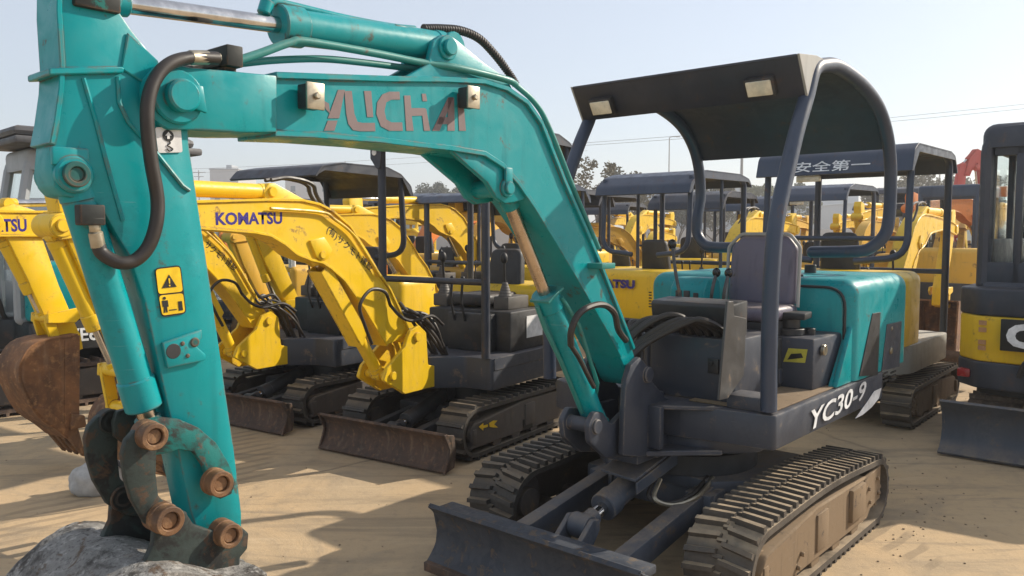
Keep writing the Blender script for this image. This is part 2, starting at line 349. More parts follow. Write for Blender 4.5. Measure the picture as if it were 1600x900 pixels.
def crawler(parent, yc, w, xf, xr, h, ztop=None, lugs=44, mat='rubber', fmat='frame', chev=True, lugh=.028, outer=1, lod=0, steel=False):
    rf = (h-lugh*2)/2+.0; ztop = ztop or h
    path = loop_path(xf-lugh, xr+lugh, rf, rf*.95, 0, ztop-2*lugh, lugs*2)
    path = [p+Vector((0, 0, lugh)) for p in path]; N = len(path); th = .028
    mb = MB(); t = mb.bm; R = []
    tang = [(path[(i+1) % N]-path[i-1]).normalized() for i in range(N)]
    nrm = [Vector((d.z, 0, -d.x)) for d in tang]
    for i, p in enumerate(path):
        q = p-nrm[i]*th
        R.append([t.verts.new((a.x, y, a.z)) for a, y in ((p, yc-w/2), (p, yc+w/2), (q, yc+w/2), (q, yc-w/2))])
    for i in range(N):
        for k in range(4): t.faces.new((R[i][k], R[i][(k+1) % 4], R[(i+1) % N][(k+1) % 4], R[(i+1) % N][k]))
    for i in range(N):
        d, nn, p = tang[i], nrm[i], path[i]
        def lug(y0, y1, lean, wid, hh=lugh):
            v = []
            for (y, off, hw) in ((y0, 0, wid), (y1, lean, wid*.85)):
                for (sd, up) in ((-1, -.002), (1, -.002), (.72, hh), (-.72, hh)):
                    c = p+d*(off+sd*hw)+nn*up; v.append(t.verts.new((c.x, yc+y, c.z)))
            for f in ((0, 1, 2, 3), (7, 6, 5, 4), (0, 4, 5, 1), (1, 5, 6, 2), (2, 6, 7, 3), (3, 7, 4, 0)): t.faces.new([v[k] for k in f])
        if steel:
            if i % 2 == 0: lug(-w/2-.005, w/2+.005, 0, .014)
        elif chev:
            if i % 2 == 0: lug(-w*.485, -w*.03, .018, .0150)
            else: lug(w*.485, w*.03, .018, .0150)
            if i % 2 == 0: lug(-w*.07, w*.07, .0, .010, lugh*.55)
        elif i % 2 == 0:
            lug(-w*.48, w*.48, .0, .017)
    bmesh.ops.recalc_face_normals(t, faces=t.faces)
    ct = mb.build('crawler_track', mat, parent, 25)
    # frame beam with end shaping
    r = rf; f = MB(); o = outer
    fy = yc+o*(w/2-.012)
    prof = [(xf-r*.95, h*.30), (xf-r*.8, h*.22), (xr+r*1.9, h*.20), (xr+r*1.5, h*.34), (xr+r*1.5, h*.60), (xr+r*2.0, h*.76), (0, h*.80), (xf-r*1.1, h*.66), (xf-r*.75, h*.52)]
    f.side(prof, yc-w*.30, fy, .008)
    if lod < 1 and chev:
        f.box(-.62, -.42, fy-.02, fy+.022, h*.34, h*.74, .008); f.poly([(-.90, fy-.02, h*.36), (-.66, fy-.02, h*.30), (-.64, fy-.02, h*.74), (-.90, fy-.02, h*.80)], (0, .026, 0), .004)
        for (bx_, bz_) in ((-.70, .6), (-.84, .66), (-.72, .42), (-.86, .46), (.2, .42), (.24, .3)): f.cyl((bx_, fy, h*bz_), (bx_, fy+.018, h*bz_), .012, n=6)
    if lod < 1:
        f.box(xf-r*1.15, xf-r*.9, fy-.02, fy+.006, h*.30, h*.56, .004); f.box(-.12, .02, fy-.01, fy+.010, h*.3, h*.72, .006)
    f.build('track_frame', fmat, ct)
    idl = MB(); idl.cyl((xf-lugh-r, yc-.05, r+lugh), (xf-lugh-r, yc+.05, r+lugh), r-th-.004, n=28); idl.cyl((xf-lugh-r, yc-w*.36, r+lugh), (xf-lugh-r, yc+w*.36, r+lugh), r*.42)
    idl.build('idler_wheel', fmat, ct)
    sp = MB(); sp.cyl((xr+lugh+r, yc-.045, r+lugh), (xr+lugh+r, yc+.045, r+lugh), r-th-.012, n=28); sp.cyl((xr+lugh+r, yc-w*.3, r+lugh), (xr+lugh+r, yc+o*w*.42, r+lugh), r*.55)
    for k in range(8): sp.cyl((xr+lugh+r+cos(k*pi/4)*r*.42, yc+o*w*.42, r+lugh+sin(k*pi/4)*r*.42), (xr+lugh+r+cos(k*pi/4)*r*.42, yc+o*(w*.42+.012), r+lugh+sin(k*pi/4)*r*.42), .011, n=6, bev=0)
    sp.build('drive_sprocket', fmat, ct)
    if lod < 2:
        for k in range(4):
            x = (xf-2*r)+(xr-xf+4*r)*(k+.5)/4; ro = MB(); ro.cyl((x, yc-w*.42, .085), (x, yc+w*.42, .085), .055); ro.build('track_roller', fmat, ct)
    return ct
def ram(parent, name, a, b, rb, rr, frac, mat, rodmat='chrome', eye=None, extra=None):
    """hydraulic cylinder: barrel from a over frac of the way, polished rod on to b"""
    a, b = Vector(a), Vector(b); m = a.lerp(b, frac); d = (b-a).normalized(); e = eye or rb*1.05
    mb = MB(); mb.cyl(a+d*e*.6, m, rb, n=24, bev=.006); mb.cyl(m-d*.07, m+d*.012, rb*1.13, n=24, bev=.004); mb.cyl(a+d*e*.5, a+d*(e*.5+.04), rb*1.06, n=20)
    mb.cyl(a+Vector((0, -rb*.9, 0)), a+Vector((0, rb*.9, 0)), e)
    if extra: extra(mb)
    o = mb.build(name, mat, parent)
    r = MB(); r.cyl(m-d*.02, b-d*e*.6, rr, n=20, bev=0); r.build('piston_rod', rodmat, o)
    q = MB(); q.cyl(b+Vector((0, -rb*.8, 0)), b+Vector((0, rb*.8, 0)), e*.9); q.cyl(b-d*e*1.5, b-d*.3*e, rr*1.35); q.build('rod_eye', mat, o)
    return o
def boom_shape(parent, top, bot, w, mat, name='boom', foot=None, tip=None):
    mb = MB(); mb.side(list(top)+list(bot)[::-1], -w+.012, w-.012, .003)
    mb.strip(top, -w, w, .016); mb.strip(bot, -w, w, .016)
    for c, r, ww in (foot, tip):
        mb.cyl((c[0], -w-ww, c[1]), (c[0], w+ww, c[1]), r, n=28, bev=.006)
        mb.cyl((c[0], w+ww, c[1]), (c[0], w+ww+.014, c[1]), r*.55, n=24)
    return mb.build(name, mat, parent)
def hosepath(*p): return spline(p, 7)
def hose(parent, pts, r, mat='hose', name='hydraulic_hose', n=8):
    mb = MB(); mb.tube(spline(pts, 7), r, n); return mb.build(name, mat, parent)

def pin(parent, x, z, y0, y1, r, mat='bronze', name='pivot_pin'):
    mb = MB(); s = 1 if y1 > y0 else -1
    mb.ring((x, y0, z), (x, y1, z), r, r*.62, 24); mb.cyl((x, y0, z), (x, y1-s*.008, z), r*.60, n=22); mb.cyl((x, y0, z), (x, y1-s*.03, z), r*1.06, n=24)
    return mb.build(name, mat, parent)

def bucket(parent, ox, oz, ang, w, mat, s=1.0, tmat='rust', name='bucket', teeth=4, ears=None):
    """bucket with hinge at (ox,oz); local profile u down the back, v towards the mouth, turned by ang"""
    ca, sa = cos(ang), sin(ang)
    T = lambda u, v: (ox+(u*ca-v*sa)*s, oz+(u*sa+v*ca)*s)
    prof = [(0.02, .05), (-.16, .02), (-.27, -.06), (-.33, -.20), (-.31, -.36), (-.22, -.50), (-.06, -.60), (.10, -.66)]
    back = [T(u, v) for u, v in spline([(a, 0, b) for a, b in prof], 4) and [(q.x, q.z) for q in spline([(a, 0, b) for a, b in prof], 4)]]
    mb = MB(); mb.strip(back, -w, w, .016)
    for sgn in (-1, 1):
        mb.side([(p[0], p[1]) for p in back], sgn*w-sgn*.014, sgn*w, .002)
        mb.side([T(.02, .05), T(.13, -.64), T(.05, -.62), T(-.04, .03)], sgn*w-.006, sgn*w+.012, .002)
    b = mb.build(name, mat, parent)
    for k in range(teeth):
        y = -w+.03+(2*w-.06)*k/(teeth-1); t = MB(); t.side([T(.05, -.62), T(.13, -.66), T(.27, -.76), T(.24, -.79), T(.03, -.66)], y-.028, y+.028, .004); t.build('bucket_tooth', tmat, b)
    return b

# ------------------------------------------------------------------ the big teal excavator in front
HF = Frame(.842, 4.14, 41.1)
def S(x, y, l):                                # photo measurement -> side profile point (x, z) at lateral l
    p = HF.lat(x, y, l); return (p.x, p.z)
def V3(x, y, l): return HF.lat(x, y, l)
def hero():
    root = thing('mini_excavator', 'large teal mini excavator with navy open canopy, its boom arching across the foreground', 'excavator', HF.o, HF.rz, 'mini excavators parked in the yard')
    R = root
    # --- undercarriage
    for yc, o in ((.62, 1), (-.62, -1)):
        crawler(R, yc, .30, .76, -1.06, .42, .45, 60, 'rubberdusty' if o > 0 else 'rubber', 'framesand' if o > 0 else 'frame', True, .026, o)
    uf = MB(); uf.box(-.62, .12, -.47, .47, .20, .34, .02); uf.plan(fillet([(.16, -.30), (.16, .30), (.0, .47), (-.6, .47), (-.6, -.47), (.0, -.47)], .05), .34, .40, .01)
    for y in (-.28, .28): uf.box(.05, .26, y-.07, y+.07, .22, .36, .01)
    uf.build('undercarriage_frame', 'bladegrey', R)
    sr = MB(); sr.cyl((-.15, 0, .40), (-.15, 0, .50), .36, n=40); sr.cyl((-.15, 0, .50), (-.15, 0, .62), .33, n=40); sr.build('slewing_ring', 'black', R)
    # blade: concave plate with rolled top
    bp = [(1.16, .335), (1.125, .30), (1.105, .25), (1.10, .19), (1.115, .13), (1.16, .075), (1.185, .06)]
    cur = [(p.x, p.z) for p in spline([(a, 0, b) for a, b in bp], 5)]
    b = MB(); b.strip(cur, -.62, .53, .022)
    for y in (-.622, .516): b.side([(1.165, .34), (1.09, .30), (1.07, .19), (1.09, .10), (1.185, .06), (1.12, .13), (1.11, .20), (1.13, .29)], y, y+.018, .003)
    b.box(1.02, 1.12, -.605, .515, .285, .322, .008); b.box(1.02, 1.10, -.6, .51, .12, .15, .006)
    blade = b.build('dozer_blade', 'blademix', R)
    ce = MB(); ce.box(1.16, 1.20, -.615, .525, .035, .078, .004); ce.build('cutting_edge', 'rustblade', blade)
    for y in (-.27, .27):
        a = MB(); a.poly([(.14, y-.04, .375), (.14, y-.04, .265), (1.06, y-.04, .12), (1.06, y-.04, .235)], (0, .08, 0), .008, 2)
        a.cyl((.19, y-.075, .315), (.19, y+.075, .315), .035); a.ring((.19, y+.06, .315), (.19, y+.085, .315), .05, .02); a.build('blade_arm', 'bladegrey', R)
    cb = MB(); cb.cyl((.90, -.25, .20), (.90, .25, .20), .042, n=20)
    for y in (-.075, .05): cb.side([(.99, .17), (.86, .17), (.765, .28), (.77, .325), (.82, .335), (.93, .25), (.99, .22)], y, y+.025, .004)
    cb.build('blade_cross_tube', 'bladegrey', R)
    ram(R, 'blade_cylinder', (.14, 0, .46), (.80, 0, .285), .060, .03, .74, 'bladegrey')
    gp = MB(); gp.poly([(.53, -.09, .455), (.53, .105, .44), (.16, .12, .53), (.16, -.10, .54)], (0, 0, .014), .003); gp.poly([(.53, .105, .44), (.16, .12, .53), (.16, .12, .46), (.53, .105, .385)], (0, .01, 0), .002); gp.build('cylinder_guard', 'bladegrey', R)
    for y, e in ((.10, .05), (.13, .08)): hose(R, [(.35, y, .42), (.45, y+.03, .36), (.40, y+.10, .33), (.3, y+.17, .36), (.1, y+.15, .40)], .011, 'fitting' if e > .06 else 'hose')
    # --- upper deck
    xy = fillet([(.34, -.10), (.33, .22), (.275, .66), (-1.25, .665), (-1.56, .50), (-1.64, 0), (-1.56, -.50), (-1.25, -.645), (.20, -.63), (.33, -.3)], [.02, .1, .025, .25, .3, .4, .3, .25, .05, .1], 5)
    d = MB(); d.plan(xy, .635, .795, .012); d.plan(fillet([(.30, -.12), (.30, .30), (.1, .5), (-.9, .55), (-.9, -.55), (.1, -.5)], .1), .56, .64, .01)
    deck = d.build('deck', 'deckgrey', R)
    fl = MB(); fl.plan(fillet([(.25, .22), (.245, .63), (-1.0, .63), (-1.0, .22)], .01), .797, .803, .001); fl.build('floor_plate', 'framesand', deck)
    # badge on the side rim
    letters('YC30-9', 'inkwhite', deck, S(1266, 678, .667)[:1] + (.667, S(1266, 672, .667)[1]-.004), (-1, 0, .045), (0, 0, 1), .2, shear=.22, bold=.018, fit=(.80, .098))
    sw = MB(); pts = [S(*q, .668) for q in ((1336, 654), (1346, 640), (1354, 629), (1366, 611), (1377, 606), (1373, 622), (1362, 636), (1348, 648))]
    sw.poly([(p[0], .668, p[1]) for p in pts], (0, .0012, 0), 0); sw.build('swoosh_decal', 'inkwhite', deck)
    # swing bracket in front of the deck
    k = MB(); near = [S(x, y, .135) for x, y in ((974, 712), (976, 640), (979, 595), (986, 571), (1000, 558), (1013, 572), (1021, 598), (1040, 621), (1062, 632), (1062, 702), (1000, 714))]
    for y in (-.135, .105): k.side(near, y, y+.03, .006, 2)
    k.box(.30, .52, -.11, .11, .52, .62, .01); k.box(.30, .36, -.12, .12, .52, .84, .01)
    k.cyl((.487, -.15, .945), (.487, .15, .945), .036); lx_, lz_ = .80, .755
    lugp = [(.44, .54), (.74, .60), (.86, .69), (.875, .77), (.83, .82), (.77, .81), (.70, .74), (.56, .80), (.44, .80)]
    for y in (-.085, .055): k.side([(p.x, p.z) for p in fillet([(a, 0, c) for a, c in lugp], .03, 4)], y, y+.03, .006, 2)
    k.cyl((.82, -.10, .755), (.82, .098, .755), .032)
    k.poly([(.47, .135, .80), (.285, .42, .80), (.285, .135, .80)], (0, 0, -.02), .004); k.poly([(.49, .135, .585), (.285, .42, .60), (.285, .135, .585)], (0, 0, -.025), .004); k.box(.44, .475, .133, .20, .60, .80, .005)
    k.build('swing_bracket', 'deckgrey', R)
    # front cover, dash, tank
    c = MB(); c.plan(fillet([(.20, -.03), (.19, .42), (-.30, .43), (-.30, -.05)], .02), .796, 1.10, .012); c.plan(fillet([(.20, -.03), (.02, -.30), (-.35, -.45), (-.35, -.05)], .03), .796, 1.08, .012); c.build('front_cover', 'deckgrey', R)
    for (x, y) in ((1090, 560), (1088, 605)):
        p = HF.fwd(x, y, .196); mb = MB(); mb.box(p.x, p.x+.006, p.y-.012, p.y+.012, p.z-.018, p.z+.018, .002)
    tb = MB(); p = HF.fwd(1112, 572, .2); tb.box(.188, .203, p.y-.02, p.y+.035, p.z-.035, p.z+.035, .003); tb.cyl((.2, p.y, p.z+.015), (.212, p.y, p.z+.015), .012); tb.build('hatch_latch', 'black', R)
    c = MB(); c.poly([(.13, -.05, 1.10), (.16, -.05, 1.245), (.145, -.05, 1.26), (-.02, -.05, 1.27), (-.02, -.05, 1.10)], (0, .435, 0), .006, 2); c.build('control_dash', 'black', R)
    sp = MB(); pl = [V3(x, y, .43) for x, y in ((1133.5, 470.7), (1142.6, 470.7), (1143.7, 493), (1162.6, 497), (1158.9, 586), (1134, 621.8), (1120, 625.6))]
    sp.poly(pl, (0, .012, 0), .002); sp.build('side_plate', 'steelplate', R)
    kb = MB(); p = V3(1135, 640, .5); kb.box(.12, .262, .42, .60, .797, .86, .006); kb.build('post_foot', 'deckgrey', R)
    t = MB(); t.plan([(-.36, .22), (-.36, .585), (-.84, .60), (-.84, .22)], .80, 1.065, .014); t.box(-.36, -.31, .34, .43, .82, .9, .01); tank = t.build('hydraulic_tank', 'deckgrey', R)
    c = MB(); c.cyl((-.46, .42, 1.065), (-.46, .42, 1.10), .075, n=24); c.cyl((-.46, .42, 1.10), (-.46, .42, 1.15), .05, n=20); c.plan([(-.40, .33), (-.40, .52), (-.55, .5), (-.55, .36)], 1.15, 1.185, .006); c.cyl((-.52, .50, 1.065), (-.52, .50, 1.10), .03); c.build('tank_cap', 'black', tank)
    c = MB(); c.cyl((-.45, .592, 1.0), (-.45, .612, 1.0), .028, n=20); c.build('sight_gauge', 'fitting', tank)
    c = MB(); q = [HF.fwd(x, y, -.357) for x, y in ((1232, 544), (1262, 546), (1258, 567), (1224, 565))]; c.poly(q, (.0012, 0, 0), 0); st = c.build('caution_sticker', 'sticklime', tank)
    q = [HF.fwd(x, y, -.355) for x, y in ((1236, 553), (1252, 552), (1255, 559), (1230, 562))]; c = MB(); c.poly(q, (.0008, 0, 0), 0); c.build('sticker_print', 'ink', st)
    # --- engine hood
    e = MB(); e.box(-1.58, -.73, -.60, .655, .80, 1.345, 0); tb_ = bmesh.new()
    e = MB(); t = bmesh.new(); bmesh.ops.create_cube(t, size=1); t.transform(Matrix.Translation((-1.225, .025, 1.075)) @ Matrix.Diagonal((.99, 1.27, .55, 1)))
    es = [x for x in t.edges if max(v.co.z for v in x.verts) > 1.2]; bmesh.ops.bevel(t, geom=es, offset=.085, segments=5, affect='EDGES', profile=.5); e.add(t)
    e.poly([(-.735, .648, 1.10), (-.52, .648, .80), (-.735, .648, .80)], (0, -.03, 0), .006, 2); e.poly([(-.735, .60, 1.06), (-.735, .60, .80), (-.52, .60, .80)], (0, .03, 0), .004)
    hood = e.build('engine_hood', 'teal', R)
    dr = MB(); z0, z1 = .84, 1.295; op = fillet([(-.727, -.05, z0), (-.727, .60, z0), (-.727, .60, z1), (-.727, -.05, z1)], [.01, .02, .11, .02], 6); dr.poly(op, (.012, 0, 0), .004, 2); dr.build('hood_panel', 'teal', hood)
    gk = MB(); gk.tube([p+Vector((.012, .012, .01)) for p in op[3:]], .008, 6); gk.build('edge_trim', 'blackrubber', hood)
    w = MB(); w.poly([V3(x, y, .6615) for x, y in ((1363, 489.6), (1375, 487.7), (1370.5, 586), (1342, 588))], (0, .004, 0), .001); w.build('air_intake_screen', 'blackrubber', hood)
    w = MB(); w.poly([V3(x, y, .6615) for x, y in ((1385.6, 506.6), (1408, 501.7), (1404.5, 572.7), (1377, 579.5))], (0, .004, 0), .001); w.build('side_grille', 'deckgrey', hood)
    w = MB(); p = V3(1390, 548, .662); w.cyl((p.x, .664, p.z), (p.x, .676, p.z), .02); p = V3(1392, 513, .662); w.cyl((p.x, .664, p.z), (p.x, .672, p.z), .012); w.build('lock', 'fitting', hood)
    w = MB()
    for i in range(2):
        for j in range(3):
            p = V3(1383+i*13, 583+j*6-i*2, .66); w.box(p.x-.05, p.x+.05, .656, .6625, p.z-.006, p.z+.006, .002)
    w.build('vent_slots', 'ink', hood)
    w = MB(); w.cyl((-.85, .3, 1.345), (-.85, .3, 1.362), .03); w.build('hood_knob', 'black', hood)
    w = MB(); w.cyl((-1.3, .2, 1.34), (-1.3, .2, 1.40), .035); w.build('filler_cap', 'black', hood)
    # --- control console with levers on the right hand side
    cn = MB(); cn.poly(fillet([(-.30, .0, 1.10), (-.30, .0, 1.29), (-.35, .0, 1.35), (-.50, .0, 1.35), (-.52, .0, 1.10)], .05, 4), (0, -.21, 0), .03, 4); con = cn.build('control_console', 'teal', R)
    for y in (-.15, -.10): dk = MB(); dk.box(-.304, -.292, y-.018, y+.018, 1.24, 1.28, .004); dk.build('switch', 'black', con)
    dk = MB(); dk.cyl((-.30, -.12, 1.2), (-.285, -.12, 1.2), .014); dk.build('key_switch', 'black', con); dk = MB()
    dk.box(-.304, -.294, -.06, -.03, 1.2, 1.27, .004); dk.build('switch', 'black', con)
    for (x0, y0, z0, x1, y1, z1, r) in ((-.2, -.07, 1.20, -.22, -.15, 1.535, .024), (-.27, .06, 1.2, -.30, .075, 1.385, .022), (-.27, .13, 1.2, -.30, .145, 1.385, .022)):
        l = MB(); l.tube(spline([(x0, y0, z0), (x0+.02, (y0+y1)/2+.01, (z0+z1)/2), (x1, y1, z1)], 5), .009); lv = l.build('control_lever', 'steelplate', R)
        l = MB(); l.ball((x1, y1, z1), r, 1, 1, 1.2); l.build('lever_knob', 'knob', lv)
    # --- seat
    s = MB(); sb = fillet([(-.54, .015, 1.20), (-.54, .40, 1.20), (-.575, .395, 1.52), (-.58, .34, 1.58), (-.58, .08, 1.58), (-.575, .02, 1.52)], [.05, .05, .06, .05, .05, .06], 5)
    s.poly(sb, (-.09, 0, .0), .03, 4); s2 = thing_part = s.build('seat_backrest', 'vinyl', R)
    fr = MB(); fr.tube([p+Vector((-.015, 0, 0)) for p in fillet([(-.55, .005, 1.20), (-.58, .0, 1.52), (-.59, .07, 1.59), (-.59, .35, 1.59), (-.58, .412, 1.52), (-.55, .415, 1.20)], .05, 5, False)], .010, 8); fr.build('seat_piping', 'greydeck', s2)
    s = MB(); s.poly(fillet([(-.62, .05, 1.14), (-.62, .41, 1.14), (-.24, .40, 1.14), (-.24, .06, 1.14)], .06, 5), (0, 0, .075), .03, 4); s.build('seat_cushion', 'vinyl', R)
    s = MB(); s.box(-.60, -.26, .12, .40, 1.06, 1.14, .01); s.box(-.6, -.25, .1, .42, .8, 1.06, .01); s.build('seat_base', 'black', R)
    # --- canopy
    tb = .036
    for sgn, bend in ((1, [(-1.40, .62, 1.68), (-1.385, .60, 1.58), (-1.365, .52, 1.50), (-1.35, .42, 1.485), (-1.35, .19, 1.478)]), (-1, [(-1.375, -.62, 1.70), (-1.37, -.615, 1.59), (-1.36, -.55, 1.515), (-1.35, -.46, 1.50), (-1.35, -.27, 1.50)])):
        y = .62*sgn
        pth = [(*S(a_, b_, .62)[:1], y, S(a_, b_, .62)[1]) for a_, b_ in ((1201, 642), (1202, 530), (1206, 420), (1214, 340), (1231, 262), (1246, 200), (1260, 152))] + [(-.17, y, 2.36), (-.30, y, 2.405), (-.5, y, 2.425), (-.84, y, 2.39), (-1.12, y, 2.31), (-1.30, y, 2.18), (-1.39, y, 2.02), (-1.415, y, 1.84)] + bend
        m = MB(); P = spline(pth, 6); m.tube(P, tb, 14); m.ball(P[-1], tb*.98); m.build('canopy_post', 'navy', R)
    rp = [(.055, 2.395), (-.16, 2.415), (-.5, 2.445), (-.84, 2.415), (-1.12, 2.335), (-1.30, 2.205), (-1.385, 2.09)]
    rc = [(p.x, p.z) for p in spline([(a, 0, z) for a, z in rp], 6)]
    r = MB(); r.strip(rc, -.625, .625, .012); 
    r.poly([(.055, -.64, 2.398), (.055, .64, 2.398), (-.055, .64, 2.225), (-.055, -.64, 2.225)], (-.012, 0, .004), .003)
    r.poly([(-.06, -.60, 2.226), (-.06, .60, 2.226), (-.14, .60, 2.245), (-.14, -.60, 2.245)], (0, 0, .008), .002)
    roof = r.build('canopy_roof', 'navydark', R)
    for y in (-.641, .641):
        g = MB(); s_ = 1 if y > 0 else -1; g.poly([(.058, y, 2.40), (-.055, y, 2.222), (-.10, y, 2.30), (-.20, y, 2.38), (-.32, y, 2.42), (-.15, y, 2.425)], (0, -.012*s_, 0), .002); g.build('gusset_plate', 'greydeck', roof)
    for y in (-.465, .435):
        c = Vector((-.005, y, 2.285)); n_ = Vector((1, 0, -.6)).normalized(); uu = Vector((.6, 0, 1)).normalized(); mt = Matrix((n_, Vector((0, 1, 0)), uu)).transposed().to_4x4(); mt.translation = c
        l = MB(); l.box(-.02, .022, -.075, .075, -.048, .048, .010, mt); wlp = l.build('work_light', 'black', roof)
        l = MB(); l.box(.018, .029, -.062, .062, -.037, .037, .009, mt); l.build('lamp_lens', 'lens', wlp)
    # --- boom
    W = .10
    top = [S(x, y, W) for x, y in ((262, 113), (300, 106), (350, 110), (432, 117), (520, 120), (617, 123), (700, 124), (759, 127), (794, 138), (826, 160), (848, 192), (865, 235), (884, 283), (897, 313), (918, 360), (940, 412), (966, 478), (992, 545))]
    bot = [S(x, y, W) for x, y in ((262, 195), (300, 203), (350, 206), (430, 208), (500, 211), (599, 219), (656, 226), (705, 231), (759, 240), (787, 258), (812, 286), (837, 322), (870, 376), (900, 427), (950, 514), (972, 556))]
    tipc = S(275, 152, W); footc = (.487, .945)
    mb = MB(); full = top + [(.50, .99), (.455, .965), (.44, .93), (.46, .90), (.52, .89), (.56, .93)] + bot[::-1]
    mb.side(full, -W+.014, W-.014, .003); mb.strip(top[3:], -W, W, .018); mb.strip(bot[3:], -W, W, .018)
    tipo = [S(x, y, W) for x, y in ((300, 106), (350, 110), (390, 114), (432, 118), (432, 207), (380, 207), (300, 203), (268, 197))] 
    cx, cz = tipc; ang = [(cx+.085*cos(a), cz+.085*sin(a)) for a in [radians(q) for q in (-75, -50, -25, 0, 25, 50, 75)]]
    tip_poly = [tipo[0], tipo[1], tipo[2], tipo[3], tipo[4], tipo[5], tipo[6]] + ang
    mb.side(tip_poly, -W-.004, W+.004, .006, 2); mb.cyl((.487, -.10, .945), (.487, .10, .945), .055, n=28)
    wl_ = S(428, 160, W); 
    boom = mb.build('boom', 'teal', R)
    bs = MB(); bs.cyl((cx, W, cz), (cx, W+.018, cz), .068, n=32, bev=.005); bs.cyl((cx, W+.018, cz), (cx, W+.05, cz), .041, n=30, bev=.005); bs.cyl((cx, W-.03, cz), (cx, W+.02, cz), .04, n=24)
    a0, a1 = S(296, 135, W), S(303, 178, W); bs.poly([(a0[0]+.012, W+.02, a0[1]), (a0[0]-.02, W+.02, a0[1]), (a1[0]-.02, W+.02, a1[1]), (a1[0]+.02, W+.02, a1[1]+.01)], (0, .014, 0), .004, 2); bs.build('boom_tip_pin', 'teal', boom)
    # cylinder lug on top of the boom
    lg = MB(); lp = [S(x, y, .07) for x, y in ((620, 126), (640, 116), (668, 100), (676, 64), (690, 54), (705, 57), (722, 70), (752, 96), (790, 122), (800, 140), (700, 128))]
    for y in (-.075, .05): lg.side(lp, y, y+.025, .005, 2)
    px_, pz_ = S(697, 75, .07); lg.cyl((px_, -.085, pz_), (px_, .085, pz_), .042, n=26); lg.cyl((px_, .085, pz_), (px_, .10, pz_), .028, n=20)
    lg.build('cylinder_lug', 'teal', boom)
    # lug under the boom for the lift cylinder
    lg = MB(); lp = [S(x, y, .08) for x, y in ((700, 232), (740, 238), (775, 252), (800, 272), (824, 300), (818, 312), (803, 316), (788, 318), (774, 308), (760, 285))]
    for y in (-.088, .06): lg.side(lp, y, y+.026, .006, 2)
    lx, lz = S(792, 294, .09); lg.cyl((lx, -.1, lz), (lx, .1, lz), .034, n=24); lg.cyl((lx, .1, lz), (lx, .112, lz), .024)
    lg.box(lx-.02, lx+.02, .09, .104, lz+.01, lz+.075, .004); lg.build('lift_cylinder_lug', 'teal', boom)
    # clamp blocks on the near face with traces of pipe clips
    for (x, y) in ((494, 150), (741, 152)):
        px, pz = S(x, y, W+.046); b_ = MB(); b_.box(px-.028, px+.028, W-.006, W+.037, pz-.034, pz+.034, .004); b_.build('clamp_block', 'black', boom)
        b_ = MB(); b_.box(px-.030, px+.030, W+.037, W+.046, pz-.038, pz+.038, .003); b_.cyl((px, W+.046, pz), (px, W+.058, pz), .011, n=6); b_.build('clamp_plate', 'fitting', boom)
    # faded lettering on the boom: straight strokes
    q = lambda *a: [(p[0], W-.0135, p[1]) for p in (S(x, y, W-.014) for x, y in a)]
    zz = lambda X, Y: (350+X*.3555, Y*.3555)
    strokes = [((500, 395), (530, 395), (505, 520), (455, 520)), ((432, 440), (460, 455), (465, 500), (446, 480)), ((455, 530), (498, 530), (484, 575), (438, 575)), 
               ((528, 400), (560, 400), (572, 500), (585, 535), (605, 540), (662, 540), (664, 577), (600, 577), (566, 572), (545, 545), (536, 500)), ((614, 400), (646, 400), (655, 515), (628, 515)),
               ((770, 403), (772, 438), (735, 438), (712, 450), (704, 488), (712, 525), (735, 538), (782, 538), (785, 575), (725, 575), (688, 555), (668, 500), (672, 450), (695, 415), (725, 403)),
               ((790, 420), (818, 420), (822, 475), (880, 475), (888, 480), (905, 575), (878, 575), (870, 508), (824, 510), (832, 575), (800, 575)), ((868, 412), (886, 412), (892, 445), (872, 445)),
               ((914, 575), (984, 428), (1008, 428), (946, 575)), ((984, 430), (1010, 430), (1013, 575), (981, 575)), ((946, 515), (984, 515), (984, 546), (934, 546)), ((1024, 412), (1048, 412), (1062, 575), (1032, 575))]
    tx = MB()
    for st in strokes: tx.poly(q(*[zz(*p) for p in st]), (0, .0012, 0), 0)
    tx.build('lettering', 'inkgrey', boom)
    # pipes and hoses along the boom
    L = .10
    def P(x, y, l=L): return tuple(V3(x, y, l))
    hose(boom, [P(368, 96, .05), P(410, 82, .05), P(452, 67, .05), P(480, 65, .05), P(590, 84, .05), P(660, 98, .06), P(720, 107, .09), P(790, 124, .10), P(806, 132, .09)], .0125, 'tealpipe', 'hydraulic_pipe', 10)
    hose(boom, [P(368, 100, .0), P(430, 94, 0), P(500, 92, 0), P(560, 97, 0), P(640, 107, 0), P(700, 116, 0)], .011, 'tealpipe', 'hydraulic_pipe', 10)
    hose(boom, [P(800, 128, .075), P(835, 160, .075), P(858, 200, .075), P(900, 305, .075), P(935, 388, .075)], .011, 'tealpipe', 'hydraulic_pipe', 10)
    cb = MB(); px, pz = S(357, 90, .05); cb.box(px-.024, px+.024, -.05, .085, pz-.028, pz+.028, .004); cb.box(px-.018, px+.018, -.02, .06, pz-.07, pz-.02, .004); cb.build('pipe_clamp', 'linkage', boom)
    bk = MB(); px, pz = S(933, 415, .1); bk.box(px-.05, px+.05, .06, .16, pz-.012, pz+.012, .003); bk.build('pipe_clamp', 'tealpipe', boom)
    hose(boom, [P(340, 91, .11), P(300, 90, .12), P(268, 98, .13), P(246, 118, .135), P(233, 150, .14), P(230, 190, .14), P(236, 250, .135), P(246, 310, .13), P(244, 350, .13), P(232, 385, .125), P(212, 406, .12), P(190, 411, .118), P(171, 404, .108), P(158, 394, .10), P(154, 384, .098)], .0165, 'hose', 'hydraulic_hose', 12)
    hose(boom, [P(340, 97, .04), P(300, 104, .05), P(270, 112, .08), P(250, 135, .09), P(244, 160, .09)], .015, 'hose')
